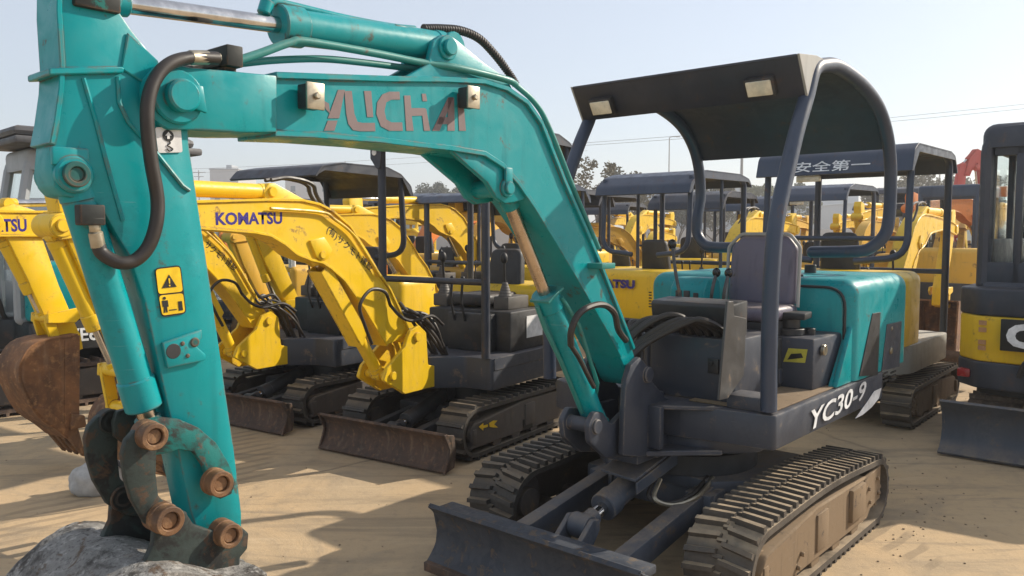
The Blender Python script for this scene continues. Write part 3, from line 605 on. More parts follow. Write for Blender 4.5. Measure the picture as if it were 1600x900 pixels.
    ft = MB(); ft.cyl(P(296, 90, .12), P(325, 90, .11), .0185, n=14); ft.cyl(P(325, 90, .11), P(342, 90, .10), .015, n=6); ft.build('hose_fitting', 'fitting', boom)
    hose(boom, [P(892, 540, .12), P(893, 515, .14), P(905, 490, .15), P(925, 478, .15), P(945, 477, .15), P(960, 490, .14), P(966, 515, .13), P(978, 532, .11)], .014)
    hose(boom, [P(892, 540, .12), P(905, 560, .1), P(920, 590, .09), P(928, 605, .08)], .010)
    hr = random.Random(11)
    for i in range(6):
        o = i*.045; k_ = hr.uniform(-.02, .03); hose(R, [(.45, -.10+.02*i, .93+.012*i), (.40-.01*i, -.07+o*.6, 1.07+k_), (.33-.012*i, -.0+o, 1.165+k_), (.25, .07+o, 1.18+k_*.8), (.18, .12+o*1.05, 1.14), (.13, .13+o*1.05, 1.07)], .015)
    for i in range(3): hose(R, [(.46, -.1+i*.06, .90), (.38, -.09+i*.06, 1.0), (.28, -.14+i*.05, 1.15), (.10, -.16+i*.05, 1.10), (.0, -.15+i*.04, 1.0)], .016)
    # arm cylinder above the boom
    A, B = V3(697, 75, 0), V3(150, 0, 0); A.y = B.y = 0
    def lines(m):
        m.tube(spline([P(418, 12, 0), P(430, 3, 0), P(455, 8, 0), P(540, 28, 0), P(610, 41, 0), P(648, 45, 0)], 6), .0105, 10); m.cyl(P(412, 22, 0), P(418, 2, 0), .02, n=16)
        m.box(P(652, 45)[0]-.03, P(652, 45)[0]+.03, -.03, .03, P(652, 45)[2]-.022, P(652, 45)[2]+.022, .004)
    ac = ram(R, 'arm_cylinder', A, B, .0525, .024, .565, 'teal', 'chrome', .05, lines)
    pth = spline([P(662, 45, 0), P(690, 45, 0), P(720, 48, 0), P(748, 60, 0), P(772, 84, 0), P(792, 110, 0), P(806, 132, .03)], 30)
    hs = MB(); hs.tube(pth, [.0165 if i % 4 < 2 else .0135 for i in range(len(pth))], 10); hs.build('ribbed_hose', 'hose', ac)
    # lift cylinder
    a, b = V3(932, 664, 0), V3(790, 302, 0); a.y = b.y = 0
    bc = ram(R, 'boom_cylinder', a, b, .052, .027, .60, 'teal', 'chromeworn', .045)
    g = MB(); dv = (b-a).normalized(); pr = a.lerp(b, .60); nx = Vector((dv.z, 0, -dv.x))
    g.poly([pr+nx*.06+Vector((0, -.04, 0)), pr+nx*.06+Vector((0, .06, 0)), pr+nx*-.05+Vector((0, .066, 0)), pr-nx*.05-dv*.1+Vector((0, .066, 0)), pr+nx*.06-dv*.12+Vector((0, .06, 0)), pr+nx*.06-dv*.12+Vector((0, -.04, 0))][:3]+[pr+nx*-.05+Vector((0, -.04, 0))], dv*.012, .002)
    g.tube([pr-nx*.02+dv*-.02+Vector((0, .06, 0)), pr-nx*.07-dv*.2+Vector((0, .05, 0)), a+dv*.2-nx*.06+Vector((0, .04, 0)), a+dv*.1-nx*.045], .010, 8)
    g.tube([pr+nx*.07-dv*.01, pr+nx*.075-dv*.12, pr+nx*.06-dv*.3, a+dv*.12+nx*.055], .010, 8); g.build('cylinder_pipe', 'tealpipe', bc)
    # --- arm
    AW = .082
    arm_o = [S(x, y, AW) for x, y in ((95, -60), (94, 20), (99, 100), (97, 140), (90, 190), (83, 226), (80, 262), (85, 292), (98, 306), (118, 310), (134, 309), (150, 318), (165, 336), (182, 366), (203, 402), (226, 470), (252, 590), (275, 690), (298, 800), (310, 836), (330, 858), (362, 864), (378, 845), (378, 800), (366, 700), (350, 590), (330, 450), (310, 320), (296, 226), (292, 150), (245, 95), (205, 45), (178, 5), (170, -60))]
    AB = -.028; mb = MB(); mb.side(arm_o, AB, AW, .006, 2)
    fr_ = [(p[0]+.004, p[1]) for p in arm_o[:6]]; mb.strip(fr_, AB-.008, AW+.008, .012)
    rx = S(88, 112, AW); r2 = S(190, 108, AW); mb.side([(rx[0]+.02, rx[1]+.004), (r2[0], r2[1]+.004), (r2[0], r2[1]-.010), (rx[0]+.02, rx[1]-.012)], AB-.012, AW+.014, .003)
    arm = mb.build('arm', 'teal', R)
    rb = MB()
    for pts in ([(130, 122), (150, 190), (168, 260), (182, 310), (192, 345)], [(184, 120), (186, 160), (200, 190), (222, 215), (245, 240), (285, 290), (296, 298)]):
        rb.tube([tuple(V3(x, y, AW+.002)) for x, y in pts], .0055, 6)
    rb.poly([V3(x, y, AW) for x, y in ((188, 108), (198, 50), (247, 96), (240, 140))], (0, .006, 0), .003); rb.build('weld_rib', 'teal', arm)
    bs = MB(); cxb, czb = S(114, 273, AW); bs.cyl((cxb, AB-.016, czb), (cxb, AW+.016, czb), .043, n=30, bev=.005)
    bs.box(cxb-.034, cxb+.046, AW-.004, AW+.010, czb+.02, czb+.062, .004); bs.build('pin_boss', 'teal', arm)
    bs = MB(); bs.ring((cxb, AW+.016, czb), (cxb, AW+.028, czb), .030, .017, 26); bs.cyl((cxb, AW+.012, czb), (cxb, AW+.022, czb), .018, n=22); bs.build('pivot_pin', 'tealworn', arm)
    # steel stub at the very top where the rod pin sits
    bs = MB(); t0 = S(148, 8, AW); bs.box(t0[0]-.055, t0[0]+.05, AB-.01, AW+.016, t0[1]-.012, t0[1]+.05, .006); bs.build('rod_pin_block', 'linkage', arm)
    # cast bracket low on the arm
    ck = MB(); ck.poly([V3(x, y, AW) for x, y in ((250, 535), (312, 514), (312, 527), (303, 540), (318, 553), (318, 562), (258, 575))], (0, .014, 0), .004, 2); ck.build('cast_bracket', 'teal', arm)
    for (x, y) in ((300, 534), (281, 536), (289, 555)):
        p = V3(x, y, AW); mm = MB(); mm.cyl((p.x, AW+.012, p.z), (p.x, AW+.018, p.z), .006 if x != 300 else .013, n=12); mm.build('bolt', 'tealworn', arm)
    p = V3(267, 548, AW); mm = MB(); mm.cyl((p.x, AW+.010, p.z), (p.x, AW+.0152, p.z), .021, n=20); mm.build('bracket_hole', 'black', arm)
    # stickers
    def quad(pts, l, name, mat, par, r=.006, th=.0012):
        m = MB(); m.poly(fillet([V3(x, y, l) for x, y in pts], r, 3), (0, th, 0), 0); return m.build(name, mat, par)
    o = quad(((242, 199), (282, 198), (285, 238), (247, 239)), AW+.003, 'hook_sticker', 'stickwhite', arm)
    c0 = V3(263, 212, AW+.006); m = MB(); m.cyl((c0.x, AW+.0045, c0.z), (c0.x, AW+.0055, c0.z), .0145, n=24, bev=0); m.tube(spline([V3(x, y, AW+.006) for x, y in ((265, 220), (266, 224), (262, 227), (267, 230), (270, 233), (266, 236), (261, 232))], 5), .0015, 6); m.build('hook_symbol', 'ink', o)
    m = MB(); m.poly([V3(x, y, AW+.006) for x, y in ((263, 206), (268, 212), (265, 212), (265, 217), (261, 217), (261, 212), (258, 212))], (0, .001, 0), 0); m.build('arrow_symbol', 'stickwhite', o)
    o = quad(((241, 419), (282, 414), (291, 490), (252, 496)), AW+.002, 'sticker_border', 'ink', arm, .012)
    o = quad(((243, 421), (280.5, 416.5), (285.5, 455.5), (247.5, 459.5)), AW+.0035, 'warning_sticker', 'stickyellow', arm, .008)
    m = MB(); m.poly([V3(x, y, AW+.0052) for x, y in ((264, 429), (276, 448), (253, 450.5))], (0, .0008, 0), 0); o2 = m.build('warning_triangle', 'ink', o)
    m = MB(); m.poly([V3(x, y, AW+.0065) for x, y in ((263, 435), (265.5, 435), (265.8, 443), (264, 443))], (0, .0006, 0), 0); m.poly([V3(x, y, AW+.0065) for x, y in ((263.8, 445), (266, 445), (266.2, 447.3), (264, 447.5))], (0, .0006, 0), 0); m.build('exclamation_mark', 'stickyellow', o)
    o = quad(((248, 462), (285.8, 458), (289, 488), (253.5, 493)), AW+.0035, 'distance_sticker', 'stickyellow', arm, .008)
    m = MB(); c1 = V3(257, 466, AW+.006); m.cyl((c1.x, AW+.005, c1.z), (c1.x, AW+.006, c1.z), .004, n=14, bev=0)
    for poly in (((253, 470), (262, 469), (263.5, 479), (261, 479.5), (262, 488), (259.8, 488.3), (258.6, 480.5), (258.2, 488.5), (256, 488.8), (256, 480), (254, 479)), ((264.5, 484), (276, 482.6), (276.2, 484), (264.7, 485.4)), ((278, 471), (284, 470.3), (286, 484.6), (279.5, 485.4))):
        m.poly([V3(x, y, AW+.005) for x, y in poly], (0, .0008, 0), 0)
    m.build('person_symbol', 'ink', o)
    # bucket cylinder along the front of the arm
    a, b = V3(113, 275, .045), V3(240, 684, .045); a.y = b.y = .045
    def port(m):
        p = V3(140, 338, .06); m.box(p.x-.02, p.x+.02, .02, .09, p.z-.026, p.z+.022, .004)
    bc = ram(R, 'bucket_cylinder', a, b, .0405, .024, .86, 'teal', 'chromeworn', .04, port)
    p = V3(141, 336, .1); m = MB(); m.box(p.x-.028, p.x+.028, .080, .118, p.z-.024, p.z+.024, .004); m.build('port_block', 'linkage', bc)
    m = MB(); m.cyl(tuple(V3(149, 362, .10)), tuple(V3(154, 388, .098)), .0165, n=14); m.cyl(tuple(V3(147, 345, .10)), tuple(V3(149, 364, .10)), .014, n=6); m.build('hose_fitting', 'fitting', bc)
    # bucket linkage
    LW = .10
    for sg in (1, -1):
        y0 = LW if sg > 0 else -.065
        c = [S(x, y, LW+.02) for x, y in ((222, 676), (228, 658), (250, 652), (280, 655), (310, 668), (338, 692), (358, 725), (368, 752), (362, 772), (345, 780), (328, 772), (325, 750), (318, 728), (302, 706), (280, 702), (262, 708), (240, 712), (224, 700))]
        m = MB(); m.side(c, y0, y0+.022, .004, 2); m.build('guide_link', 'linkteal' if sg > 0 else 'linkdark', R)
        c = [S(x, y, LW+.045) for x, y in ((190, 710), (196, 688), (210, 672), (232, 664), (256, 668), (262, 690), (244, 705), (243, 740), (247, 775), (264, 790), (292, 800), (292, 822), (278, 838), (255, 836), (226, 818), (204, 780), (194, 745))]
        y0 = LW+.026 if sg > 0 else -.092
        m = MB(); m.side(c, y0, y0+.024, .005, 2); m.build('bucket_link', 'linkdark', R)
    for (x, y, yy, r) in ((243, 683, .185, .033), (347, 757, .17, .034), (267, 815, .20, .036), (362, 838, .185, .033)):
        px, pz = S(x, y, yy); k1 = .12; pin(R, px, pz, k1, yy, r); pin(R, px, pz, -.06, -.10, r*.9, 'linkage'); 
    # bucket: ears, crusted back and shell
    hx, hz = S(362, 838, .12); kx, kz = S(267, 815, .12)
    bk = MB()
    prof = [(hx-.03, hz-.075), (hx+.08, hz-.055), (kx+.06, kz-.075), (kx+.17, kz-.10), (kx+.28, kz-.19), (kx+.34, kz-.33), (kx+.33, kz-.50), (kx+.22, kz-.64), (kx+.02, kz-.74), (hx-.12, hz-.72)]
    cv = [(p.x, p.z) for p in spline([(a, 0, b_) for a, b_ in prof], 12)]; NY = 60; t = bmesh.new(); G = []
    for (x, z) in cv: G.append([t.verts.new((x, -.27+.50*k/NY, z)) for k in range(NY+1)])
    for a_ in range(len(G)-1):
        for k in range(NY): t.faces.new((G[a_][k], G[a_+1][k], G[a_+1][k+1], G[a_][k+1]))
    bmesh.ops.recalc_face_normals(t, faces=t.faces); t.normal_update()
    for v in t.verts:
        q_ = v.co; lump = max(0, mnoise.noise(q_*6)*.9+.25); v.co += v.normal*(1 if v.normal.z > -2 else 1)*(.007*lump*abs(mnoise.noise(q_*14))**.5 + .003*mnoise.noise(q_*26) + .003*mnoise.noise(q_*60))
    bmesh.ops.solidify(t, geom=t.faces[:], thickness=.02); bk.add(t)
    for y in (-.272, .226): bk.side(cv[::3], y, y+.016, .003)
    bkt = bk.build('bucket', 'crust', R)
    for sg in (1, -1):
        e = MB(); y0 = .128 if sg > 0 else -.12
        o = [S(x, y, .14) for x, y in ((238, 822), (248, 797), (268, 789), (288, 800), (300, 818), (330, 828), (346, 818), (366, 815), (386, 832), (384, 856), (372, 870), (372, 960), (180, 960), (200, 910), (222, 880), (236, 850))]
        e.side(o, y0, y0+.024, .006, 2); e.build('bucket_ear', 'linkdark', bkt)
    for k in range(4): 
        y = -.25+k*.167; t = MB(); t.side([(hx-.10, hz-.70), (hx-.26, hz-.74), (hx-.27, hz-.77), (hx-.08, hz-.74)], y-.03, y+.03, .004); t.build('bucket_tooth', 'rust', bkt)
    return root
hero()

# ------------------------------------------------------------------ ground
def ground():
    m, n, l, p = nt('sandy concrete yard'); co = coords(n, l)
    f0 = tex(n, l, co, .35, 6, .6, .5); f1 = tex(n, l, co, 1.6, 7, .65, .8); f2 = tex(n, l, co, 14, 6, .7); f3 = tex(n, l, co, 90, 4, .7)
    c = mixc(n, l, rng(n, l, f0, .35, .65), (.53, .375, .215), (.45, .345, .225))
    c = mixc(n, l, rng(n, l, f1, .45, .70, 0, .55), c, (.26, .215, .16)); c = mixc(n, l, rng(n, l, f2, .5, .75, 0, .35), c, (.21, .17, .125))
    c = mixc(n, l, rng(n, l, f1, .30, .12, 0, .6), c, (.50, .38, .24)); c = mixc(n, l, rng(n, l, f3, .55, .8, 0, .35), c, (.15, .12, .09))
    dr = tex(n, l, coords(n, l, (.35, 3.2, 1)), 1.5, 6, .7, .6); c = mixc(n, l, rng(n, l, dr, .50, .66, 0, .7), c, (.28, .22, .15)); c = mixc(n, l, rng(n, l, dr, .42, .28, 0, .55), c, (.58, .44, .28))
    wv2 = n.new('ShaderNodeTexWave'); wv2.wave_type = 'BANDS'; wv2.inputs['Scale'].default_value = 2.6; wv2.inputs['Distortion'].default_value = 1.5; wv2.inputs['Detail'].default_value = 2
    mp = n.new('ShaderNodeMapping'); mp.inputs['Rotation'].default_value = (0, 0, .85); l.new(co, mp.inputs[0]); l.new(mp.outputs[0], wv2.inputs['Vector'])
    lane = tex(n, l, coords(n, l, (.9, .25, 1)), 1.3, 2); tm = mul(n, l, rng(n, l, wv2.outputs['Fac'], .55, .75), rng(n, l, lane, .56, .62)); c = mixc(n, l, mul(n, l, tm, .55), c, (.25, .19, .125))
    st = tex(n, l, co, .9, 3, .5); c = mixc(n, l, mul(n, l, rng(n, l, st, .66, .74), .55), c, (.09, .075, .06))
    vo = n.new('ShaderNodeTexVoronoi'); vo.feature = 'DISTANCE_TO_EDGE'; vo.inputs['Scale'].default_value = .55
    wv = n.new('ShaderNodeMix'); wv.data_type = 'VECTOR'; wv.inputs[0].default_value = .12; l.new(co, wv.inputs[4])
    tn = n.new('ShaderNodeTexNoise'); tn.inputs['Scale'].default_value = 2.2; tn.inputs['Detail'].default_value = 6; l.new(co, tn.inputs['Vector']); l.new(tn.outputs['Color'], wv.inputs[5]); l.new(wv.outputs[1], vo.inputs['Vector'])
    crack = mul(n, l, rng(n, l, vo.outputs['Distance'], .0, .010, 1, 0), rng(n, l, f0, .45, .6, 0, .7)); c = mixc(n, l, crack, c, (.12, .095, .07))
    l.new(c, p.inputs['Base Color']); p.inputs['Roughness'].default_value = .9; p.inputs['Specular IOR Level'].default_value = .25
    b = n.new('ShaderNodeBump'); b.inputs['Strength'].default_value = .55; b.inputs['Distance'].default_value = .02
    h = mul(n, l, mul(n, l, f1, mul(n, l, f2, .4), 'ADD'), mul(n, l, f3, .18), 'ADD'); l.new(mul(n, l, h, mul(n, l, crack, .3), 'SUBTRACT'), b.inputs['Height']); l.new(b.outputs[0], p.inputs['Normal'])
    M['ground'] = m
    mb = MB(); t = bmesh.new(); v = [t.verts.new(q) for q in ((-600, -60, 0), (600, -60, 0), (600, 1500, 0), (-600, 1500, 0))]; t.faces.new(v); mb.add(t); mb.build('ground', m, None, kind='structure')
ground()

# ------------------------------------------------------------------ the smaller machines standing around it
def bevel_hood(x0, x1, y0, y1, z0, z1, r=.07, seg=4):
    mb = MB(); t = bmesh.new(); bmesh.ops.create_cube(t, size=1)
    t.transform(Matrix.Translation(((x0+x1)/2, (y0+y1)/2, (z0+z1)/2)) @ Matrix.Diagonal((x1-x0, y1-y0, z1-z0, 1)))
    es = [e for e in t.edges if max(v.co.z for v in e.verts) > (z0+z1)/2]
    bmesh.ops.bevel(t, geom=es, offset=r, segments=seg, affect='EDGES', profile=.5); return mb.add(t)
K1 = Frame(-.355, 6.418, 33); K2 = Frame(-1.713, 7.435, 33)
side_pts = lambda F, l, *a: [(p.x, p.z) for p in (F.lat(x, y, l) for x, y in a)]
BT = side_pts(K1, .08, (96, 333), (200, 321), (312, 315), (420, 312), (474, 313), (500, 319), (520, 329), (549, 354), (574, 394), (592, 425), (611, 452), (627, 487), (642, 522))
BB = side_pts(K1, .08, (96, 372), (200, 360), (312, 356), (400, 363), (424, 368), (446, 381), (465, 397), (487, 406), (505, 410), (520, 420), (540, 438), (570, 480), (606, 540))
def digger(name_label, F, sp, group='mini excavators parked in the yard'):
    g = lambda k, d=None: sp.get(k, d)
    lod = g('lod', 0); w = g('w', .56); col = g('col', 'yellow'); dm = g('deckmat', 'deckgrey'); cm = g('canmat', 'navydark'); s = g('s', 1.0)
    R = thing('mini_excavator', name_label, 'excavator', F.o, F.rz, group); R.scale = (s, s, s)
    fr = g('fmat', 'frame'); lugs = 40 if lod < 2 else 26
    for sg in (1, -1): crawler(R, sg*(w-.11), .23, .86, -.86, g('th', .38), None, lugs, g('rub', 'rubber'), fr, False, .026, sg, lod, g('steel', False))
    u = MB(); u.box(-.55, .45, -w+.22, w-.22, .16, .30, .02); u.cyl((-.1, 0, .30), (-.1, 0, .47), .30, n=28); u.build('undercarriage_frame', 'black', R)
    if g('blade', True):
        bx = g('bx', 1.03); d = -1 if bx < 0 else 1; ax = abs(bx); bz = g('bz', .0)
        cur = [(d*(ax+p.x), p.z+bz) for p in spline([(.02, 0, .27), (-.03, 0, .22), (-.045, 0, .14), (-.02, 0, .06), (.03, 0, .015)], 4)]
        b = MB(); b.strip(cur, -w-.03, w+.03, .02); bw = w+.03
        for y in (-bw, bw-.016): b.side([(d*(ax+q), z+bz) for q, z in ((.04, .275), (-.07, .25), (-.09, .14), (-.07, .03), (.04, .01), (0, .1), (-.02, .16))], y, y+.016, .003)
        b.box(d*(ax-.1), d*(ax-.04), -w*.9, w*.9, .10+bz, .15+bz); b.build('dozer_blade', g('blademat', 'rustblade'), R)
        for y in (-.2, .2): a = MB(); a.poly([(d*.42, y-.03, .17), (d*.42, y-.03, .27), (d*(ax-.05), y-.03, .21+bz), (d*(ax-.05), y-.03, .10+bz)], (0, .06, 0), .006); a.build('blade_arm', 'black', R)
        if lod < 2: ram(R, 'blade_cylinder', (d*.28, 0, .36), (d*(ax-.14), 0, .20+bz), .055, .03, .78, 'black')
    # deck and skirt
    dw = g('dw', w-.02); rx = g('rx', -1.02)
    d = MB(); xy = fillet([(.62, -.12), (.62, .10), (.44, .30), (.44, dw), (rx+.3, dw), (rx, dw*.75), (rx-.06, 0), (rx, -dw*.75), (rx+.3, -dw), (.40, -dw), (.44, -.28)], [.02, .02, .08, .03, .22, .3, .5, .3, .22, .05, .08], 4)
    d.plan(xy, .455, .69, .012); deck = d.build('deck', dm, R)
    if lod < 1:
        k = MB(); k.poly([(.42, dw-.002, .60), (-.75, dw-.002, .60), (-.75, dw-.002, .69), (.42, dw-.002, .69)], (0, .01, 0), .003); k.build('side_trim', dm, deck)
    # swing post, boom, arm, bucket, rams
    if g('front', True):
        bm_ = g('boommat', col)
        k = MB(); pr = [(.56, .47), (.92, .47), (1.14, .60), (1.10, .68), (.92, .80), (.86, .91), (.76, .94), (.68, .88), (.66, .64), (.56, .62)]
        for y in (-.13, .10): k.side([(p.x, p.z) for p in fillet([(a, 0, c) for a, c in pr], .02, 3)], y, y+.03, .004)
        k.box(.58, .70, -.11, .11, .47, .62, .01); k.cyl((.79, -.15, .86), (.79, .15, .86), .032); k.cyl((1.05, -.15, .62), (1.05, .15, .62), .03); k.build('swing_post', bm_, R)
        top = g('top', BT); bot = g('bot', BB); bw = g('bw', .08)
        tx = ((top[0][0]), (top[0][1]+bot[0][1])/2)
        bo = boom_shape(R, top, bot, bw, bm_, foot=((.79, .86), .05, .0), tip=(tx, (top[0][1]-bot[0][1])/2, .005))
        for t in g('texts', ()): letters(t[0], t[1], bo, *t[2:5], 1, fit=t[5], bold=t[6] if len(t) > 6 else .02)
        lug = MB(); lp = [(1.90, 1.85), (1.80, 1.95), (1.72, 1.955), (1.62, 1.90), (1.5, 1.77), (1.6, 1.76)]
        o2 = g('lugoff'); al = (1.77+o2[0], 1.90+o2[1]) if o2 else g('alug', side_pts(K1, 0, (416, 300))[0]); ll = (1.72+o2[0], 1.45+o2[1]) if o2 else g('llug', side_pts(K1, 0, (489, 398))[0]); hx_, hz_ = al
        if o2: lp = [(hx_+.13, hz_-.05), (hx_+.03, hz_+.05), (hx_-.05, hz_+.055), (hx_-.15, hz_), (hx_-.27, hz_-.13), (hx_-.17, hz_-.14)]
        else: lp = [(hx_+.05, hz_-.07), (hx_+.055, hz_+.01), (hx_+.02, hz_+.05), (hx_-.03, hz_+.05), (hx_-.16, hz_+.0), (hx_-.30, hz_-.055), (hx_-.30, hz_-.09)]
        lug = MB(); lug.side(lp, -.05, .05, .008, 2); lug.cyl((hx_, -.065, hz_), (hx_, .065, hz_), .03); lug.build('cylinder_lug', bm_, bo)
        lug = MB(); lug.side([(ll[0]+.10, ll[1]+.09), (ll[0]+.05, ll[1]-.01), (ll[0]+.01, ll[1]-.04), (ll[0]-.05, ll[1]-.025), (ll[0]-.09, ll[1]+.03), (ll[0]-.02, ll[1]+.11)], -.085, .085, .006, 2); lug.cyl((ll[0], -.095, ll[1]), (ll[0], .095, ll[1]), .025); lug.build('lift_cylinder_lug', bm_, bo)
        arm = g('arm', [(3.04, 1.84), (3.20, 1.88), (3.235, 1.80), (3.20, 1.60), (3.08, 1.30), (2.86, .90), (2.80, .72), (2.70, .74), (2.72, .95), (2.93, 1.40), (3.02, 1.62)])
        a = MB(); a.side([(p.x, p.z) for p in fillet([(q[0], 0, q[1]) for q in arm], .03, 3)], -.055, .055, .006, 2); ao = a.build('arm', bm_, R)
        ax_, az_ = g('armtop', (3.13, 1.83)); ram(R, 'arm_cylinder', (al[0], 0, al[1]), (ax_, 0, az_), .045, .024, .60, bm_, 'chrome', .04)
        lc = ram(R, 'boom_cylinder', (1.05, 0, .62), (ll[0], 0, ll[1]), .042, .026, .62, bm_, 'chrome', .045)
        if lod < 2:
            gd = MB(); A = Vector((1.05, 0, .62)); B = Vector((ll[0], 0, ll[1])); dv = (B-A).normalized(); n_ = Vector((-dv.z, 0, dv.x))*-1
            nn = Vector((dv.z, 0, -dv.x)); gd.poly([A+dv*.30+nn*.058-Vector((0, .055, 0)), A+dv*.93+nn*.058-Vector((0, .055, 0)), A+dv*.93+nn*.058+Vector((0, .055, 0)), A+dv*.30+nn*.058+Vector((0, .055, 0))], -nn*.012, .004)
            for y in (-.065, .053): gd.poly([A+dv*.30+nn*.058+Vector((0, y, 0)), A+dv*.93+nn*.058+Vector((0, y, 0)), A+dv*.93-nn*.03+Vector((0, y, 0)), A+dv*.36-nn*.04+Vector((0, y, 0))], (0, .012, 0), .003)
            gd.build('cylinder_guard', bm_, lc)
        tp = Vector((arm[6][0]-.02, 0, arm[6][1]+.03)) if not g('armtip') else Vector((g('armtip')[0], 0, g('armtip')[1]))
        rl = MB(); br = Vector((tp.x+.17, 0, tp.z+.17)) if not g('br') else Vector((g('br')[0], 0, g('br')[1])); lnk = Vector((tp.x+.14, 0, tp.z-.02))
        for y in (-.085, .06):
            rl.poly([br+Vector((.03, y, .02)), br+Vector((.03, y, -.03)), lnk+Vector((.03, y, -.03)), lnk+Vector((-.03, y, -.02)), br+Vector((-.03, y, -.01))], (0, .025, 0), .003)
        rl.cyl((lnk.x, -.10, lnk.z), (lnk.x, .10, lnk.z), .03); rl.cyl((br.x, -.1, br.z), (br.x, .1, br.z), .03); rl.build('bucket_link', bm_, R)
        rl = MB()
        for y in (-.11, .087): rl.poly([br+Vector((.025, y, .03)), br+Vector((.03, y, -.03)), Vector((tp.x+.03, y, tp.z+.10)), Vector((tp.x-.03, y, tp.z+.15)), Vector((tp.x, y, tp.z+.20))], (0, .023, 0), .003)
        rl.build('guide_link', bm_, R)
        at_ = Vector((arm[3][0]+.02, 0, arm[3][1]-.02)) if not g('bcyl') else Vector((g('bcyl')[0], 0, g('bcyl')[1]))
        ram(R, 'bucket_cylinder', at_, br, .038, .02, .66, bm_, 'chrome', .03)
        mbk = bucket_p(R, g('bprof'), g('bteeth'), g('bkw')) if g('bprof') else bucket_f(R, tp.x, tp.z, g('bang', .0), g('bkw', .22), g('bucketmat', 'rust'), g('bks', .9))
        if lod < 2:
            y = bw
            pt_ = lambda k, dz: (top[k][0], y+.012, top[k][1]+dz); hose(bo, [pt_(3, -.05), pt_(5, -.05), pt_(6, -.055), pt_(7, -.05), pt_(8, -.04), pt_(9, -.03)], .010, bm_, 'hydraulic_pipe')
            hose(bo, [(1.02, y+.01, 1.10), (1.12, y+.05, 1.20), (1.26, y+.05, 1.22), (1.36, y+.05, 1.12), (1.30, y+.04, .98), (1.22, y+.02, .86)], .012)
            hose(bo, [(1.02, y+.01, 1.10), (.95, y+.04, 1.02), (.84, y+.06, .98), (.66, y+.08, 1.0), (.50, y+.06, .92)], .012)
            hr_ = random.Random(int(abs(F.o.x)*100)+3)
            for i in range(7): w_ = lambda k: hr_.uniform(-k, k); hose(R, [(.98-.02*i+w_(.02), -.06+.02*i, 1.10+w_(.03)), (.84+w_(.03), -.05+.03*i, 1.02+w_(.04)), (.68+w_(.04), -.05+.035*i+w_(.03), 1.0+w_(.07)), (.56+w_(.04), -.03+.035*i+w_(.04), .86+w_(.05)), (.47+w_(.03), .0+.03*i+w_(.04), .68)], hr_.uniform(.010, .016))
            for i in range(2): hose(bo, [(hx_-.02, -.03+.05*i, hz_+.07), (hx_-.16, -.03+.05*i, hz_+.09), (hx_-.34, -.03+.05*i, hz_+.06), (top[6][0]+.05, -.03+.05*i, top[6][1]+.06), (top[8][0]+.03, -.02+.04*i, top[8][1]+.03)], .013)
    # body behind the seat
    ht = g('ht', 1.17)
    h = bevel_hood(rx+.02, g('hx', -.42), -dw+.02, dw-.02, .69, ht, .08); hood = h.build('engine_hood', col, R)
    if lod < 2:
        v = MB()
        for i in range(4):
            for j in range(6): v.box(rx+.016, rx+.024, -.36+i*.055-.016, -.36+i*.055+.016, .82+j*.03, .833+j*.03, .001)
        v.build('vent_slots', 'ink', hood)
    for t in g('rear_texts', ()): letters(t[0], t[1], hood, *t[2:5], 1, fit=t[5], bold=t[6] if len(t) > 6 else .02)
    if g('cab'):
        cx0, cx1, cy0, cy1, z0, z1 = g('cab'); c = MB()
        for y in (cy0, cy1-.05):
            side = fillet([(cx1, 0, z0), (cx1+.0, 0, z0+.6), (cx1-.12, 0, z1), (cx0, 0, z1), (cx0, 0, z0)], [.03, .03, .14, .14, .03], 5)
            win = [(cx1-.07, z0+.38), (cx1-.16, z1-.14), (cx0+.36, z1-.14), (cx0+.36, z0+.38)]
            m = MB(); m.tube([(p.x, y+.025, p.z) for p in side]+[(side[0].x, y+.025, side[0].z)], .04, 8); m.box(cx0+.27, cx0+.33, y, y+.05, z0, z1-.05); m.box(cx0, cx1, y+.005, y+.045, z0, z0+.38, .01); m.build('cab_side_frame', cm, R)
            gl = MB(); gl.poly([(a, y+.022, b) for a, b in ((cx0+.03, z0+.36), (cx0+.03, z1-.05), (cx1-.15, z1-.05), (cx1-.03, z0+.62), (cx1-.03, z0+.36))], (0, .006, 0), 0); gl.build('side_window', 'glass', R)
        rf = bevel_hood(cx0-.03, cx1-.08, cy0-.02, cy1+.02, z1-.12, z1+.05, .05); rf.build('cab_roof', cm, R)
        b = MB(); b.box(cx0-.01, cx0+.05, cy0+.02, cy1-.02, z0, z0+.40, .01); b.box(cx0-.01, cx0+.05, cy0+.0, cy1, z1-.16, z1-.02, .01)
        for y in (cy0+.0, cy1-.08): b.box(cx0-.01, cx0+.05, y, y+.08, z0, z1, .01)
        b.build('cab_rear_frame', cm, R)
        gl = MB(); gl.box(cx0+.015, cx0+.022, cy0+.06, cy1-.06, z0+.38, z1-.14, 0); gl.build('rear_window', 'glass', R)
        gl = MB(); gl.poly([(cx1-.01, cy0+.05, z0+.3), (cx1-.01, cy1-.05, z0+.3), (cx1-.01, cy1-.05, z0+.6), (cx1-.12, cy1-.05, z1-.08), (cx1-.12, cy0+.05, z1-.08), (cx1-.01, cy0+.05, z0+.6)], (.006, 0, 0), 0); gl.build('front_window', 'glass', R)
    else:
        b = MB(); b.box(-.42, .12, -.30, dw-.05, .69, 1.0, .015); b.box(.12, .20, -.05, .36, .69, .98, .01); b.build('seat_base', 'black', R)
        if lod < 1: b = MB(); q = [(-.10, dw-.047, .78), (-.36, dw-.047, .78), (-.36, dw-.047, .95), (-.10, dw-.047, .95)]; b.poly(q, (0, .002, 0), 0); b.build('instruction_sticker', 'stickwhite', R)
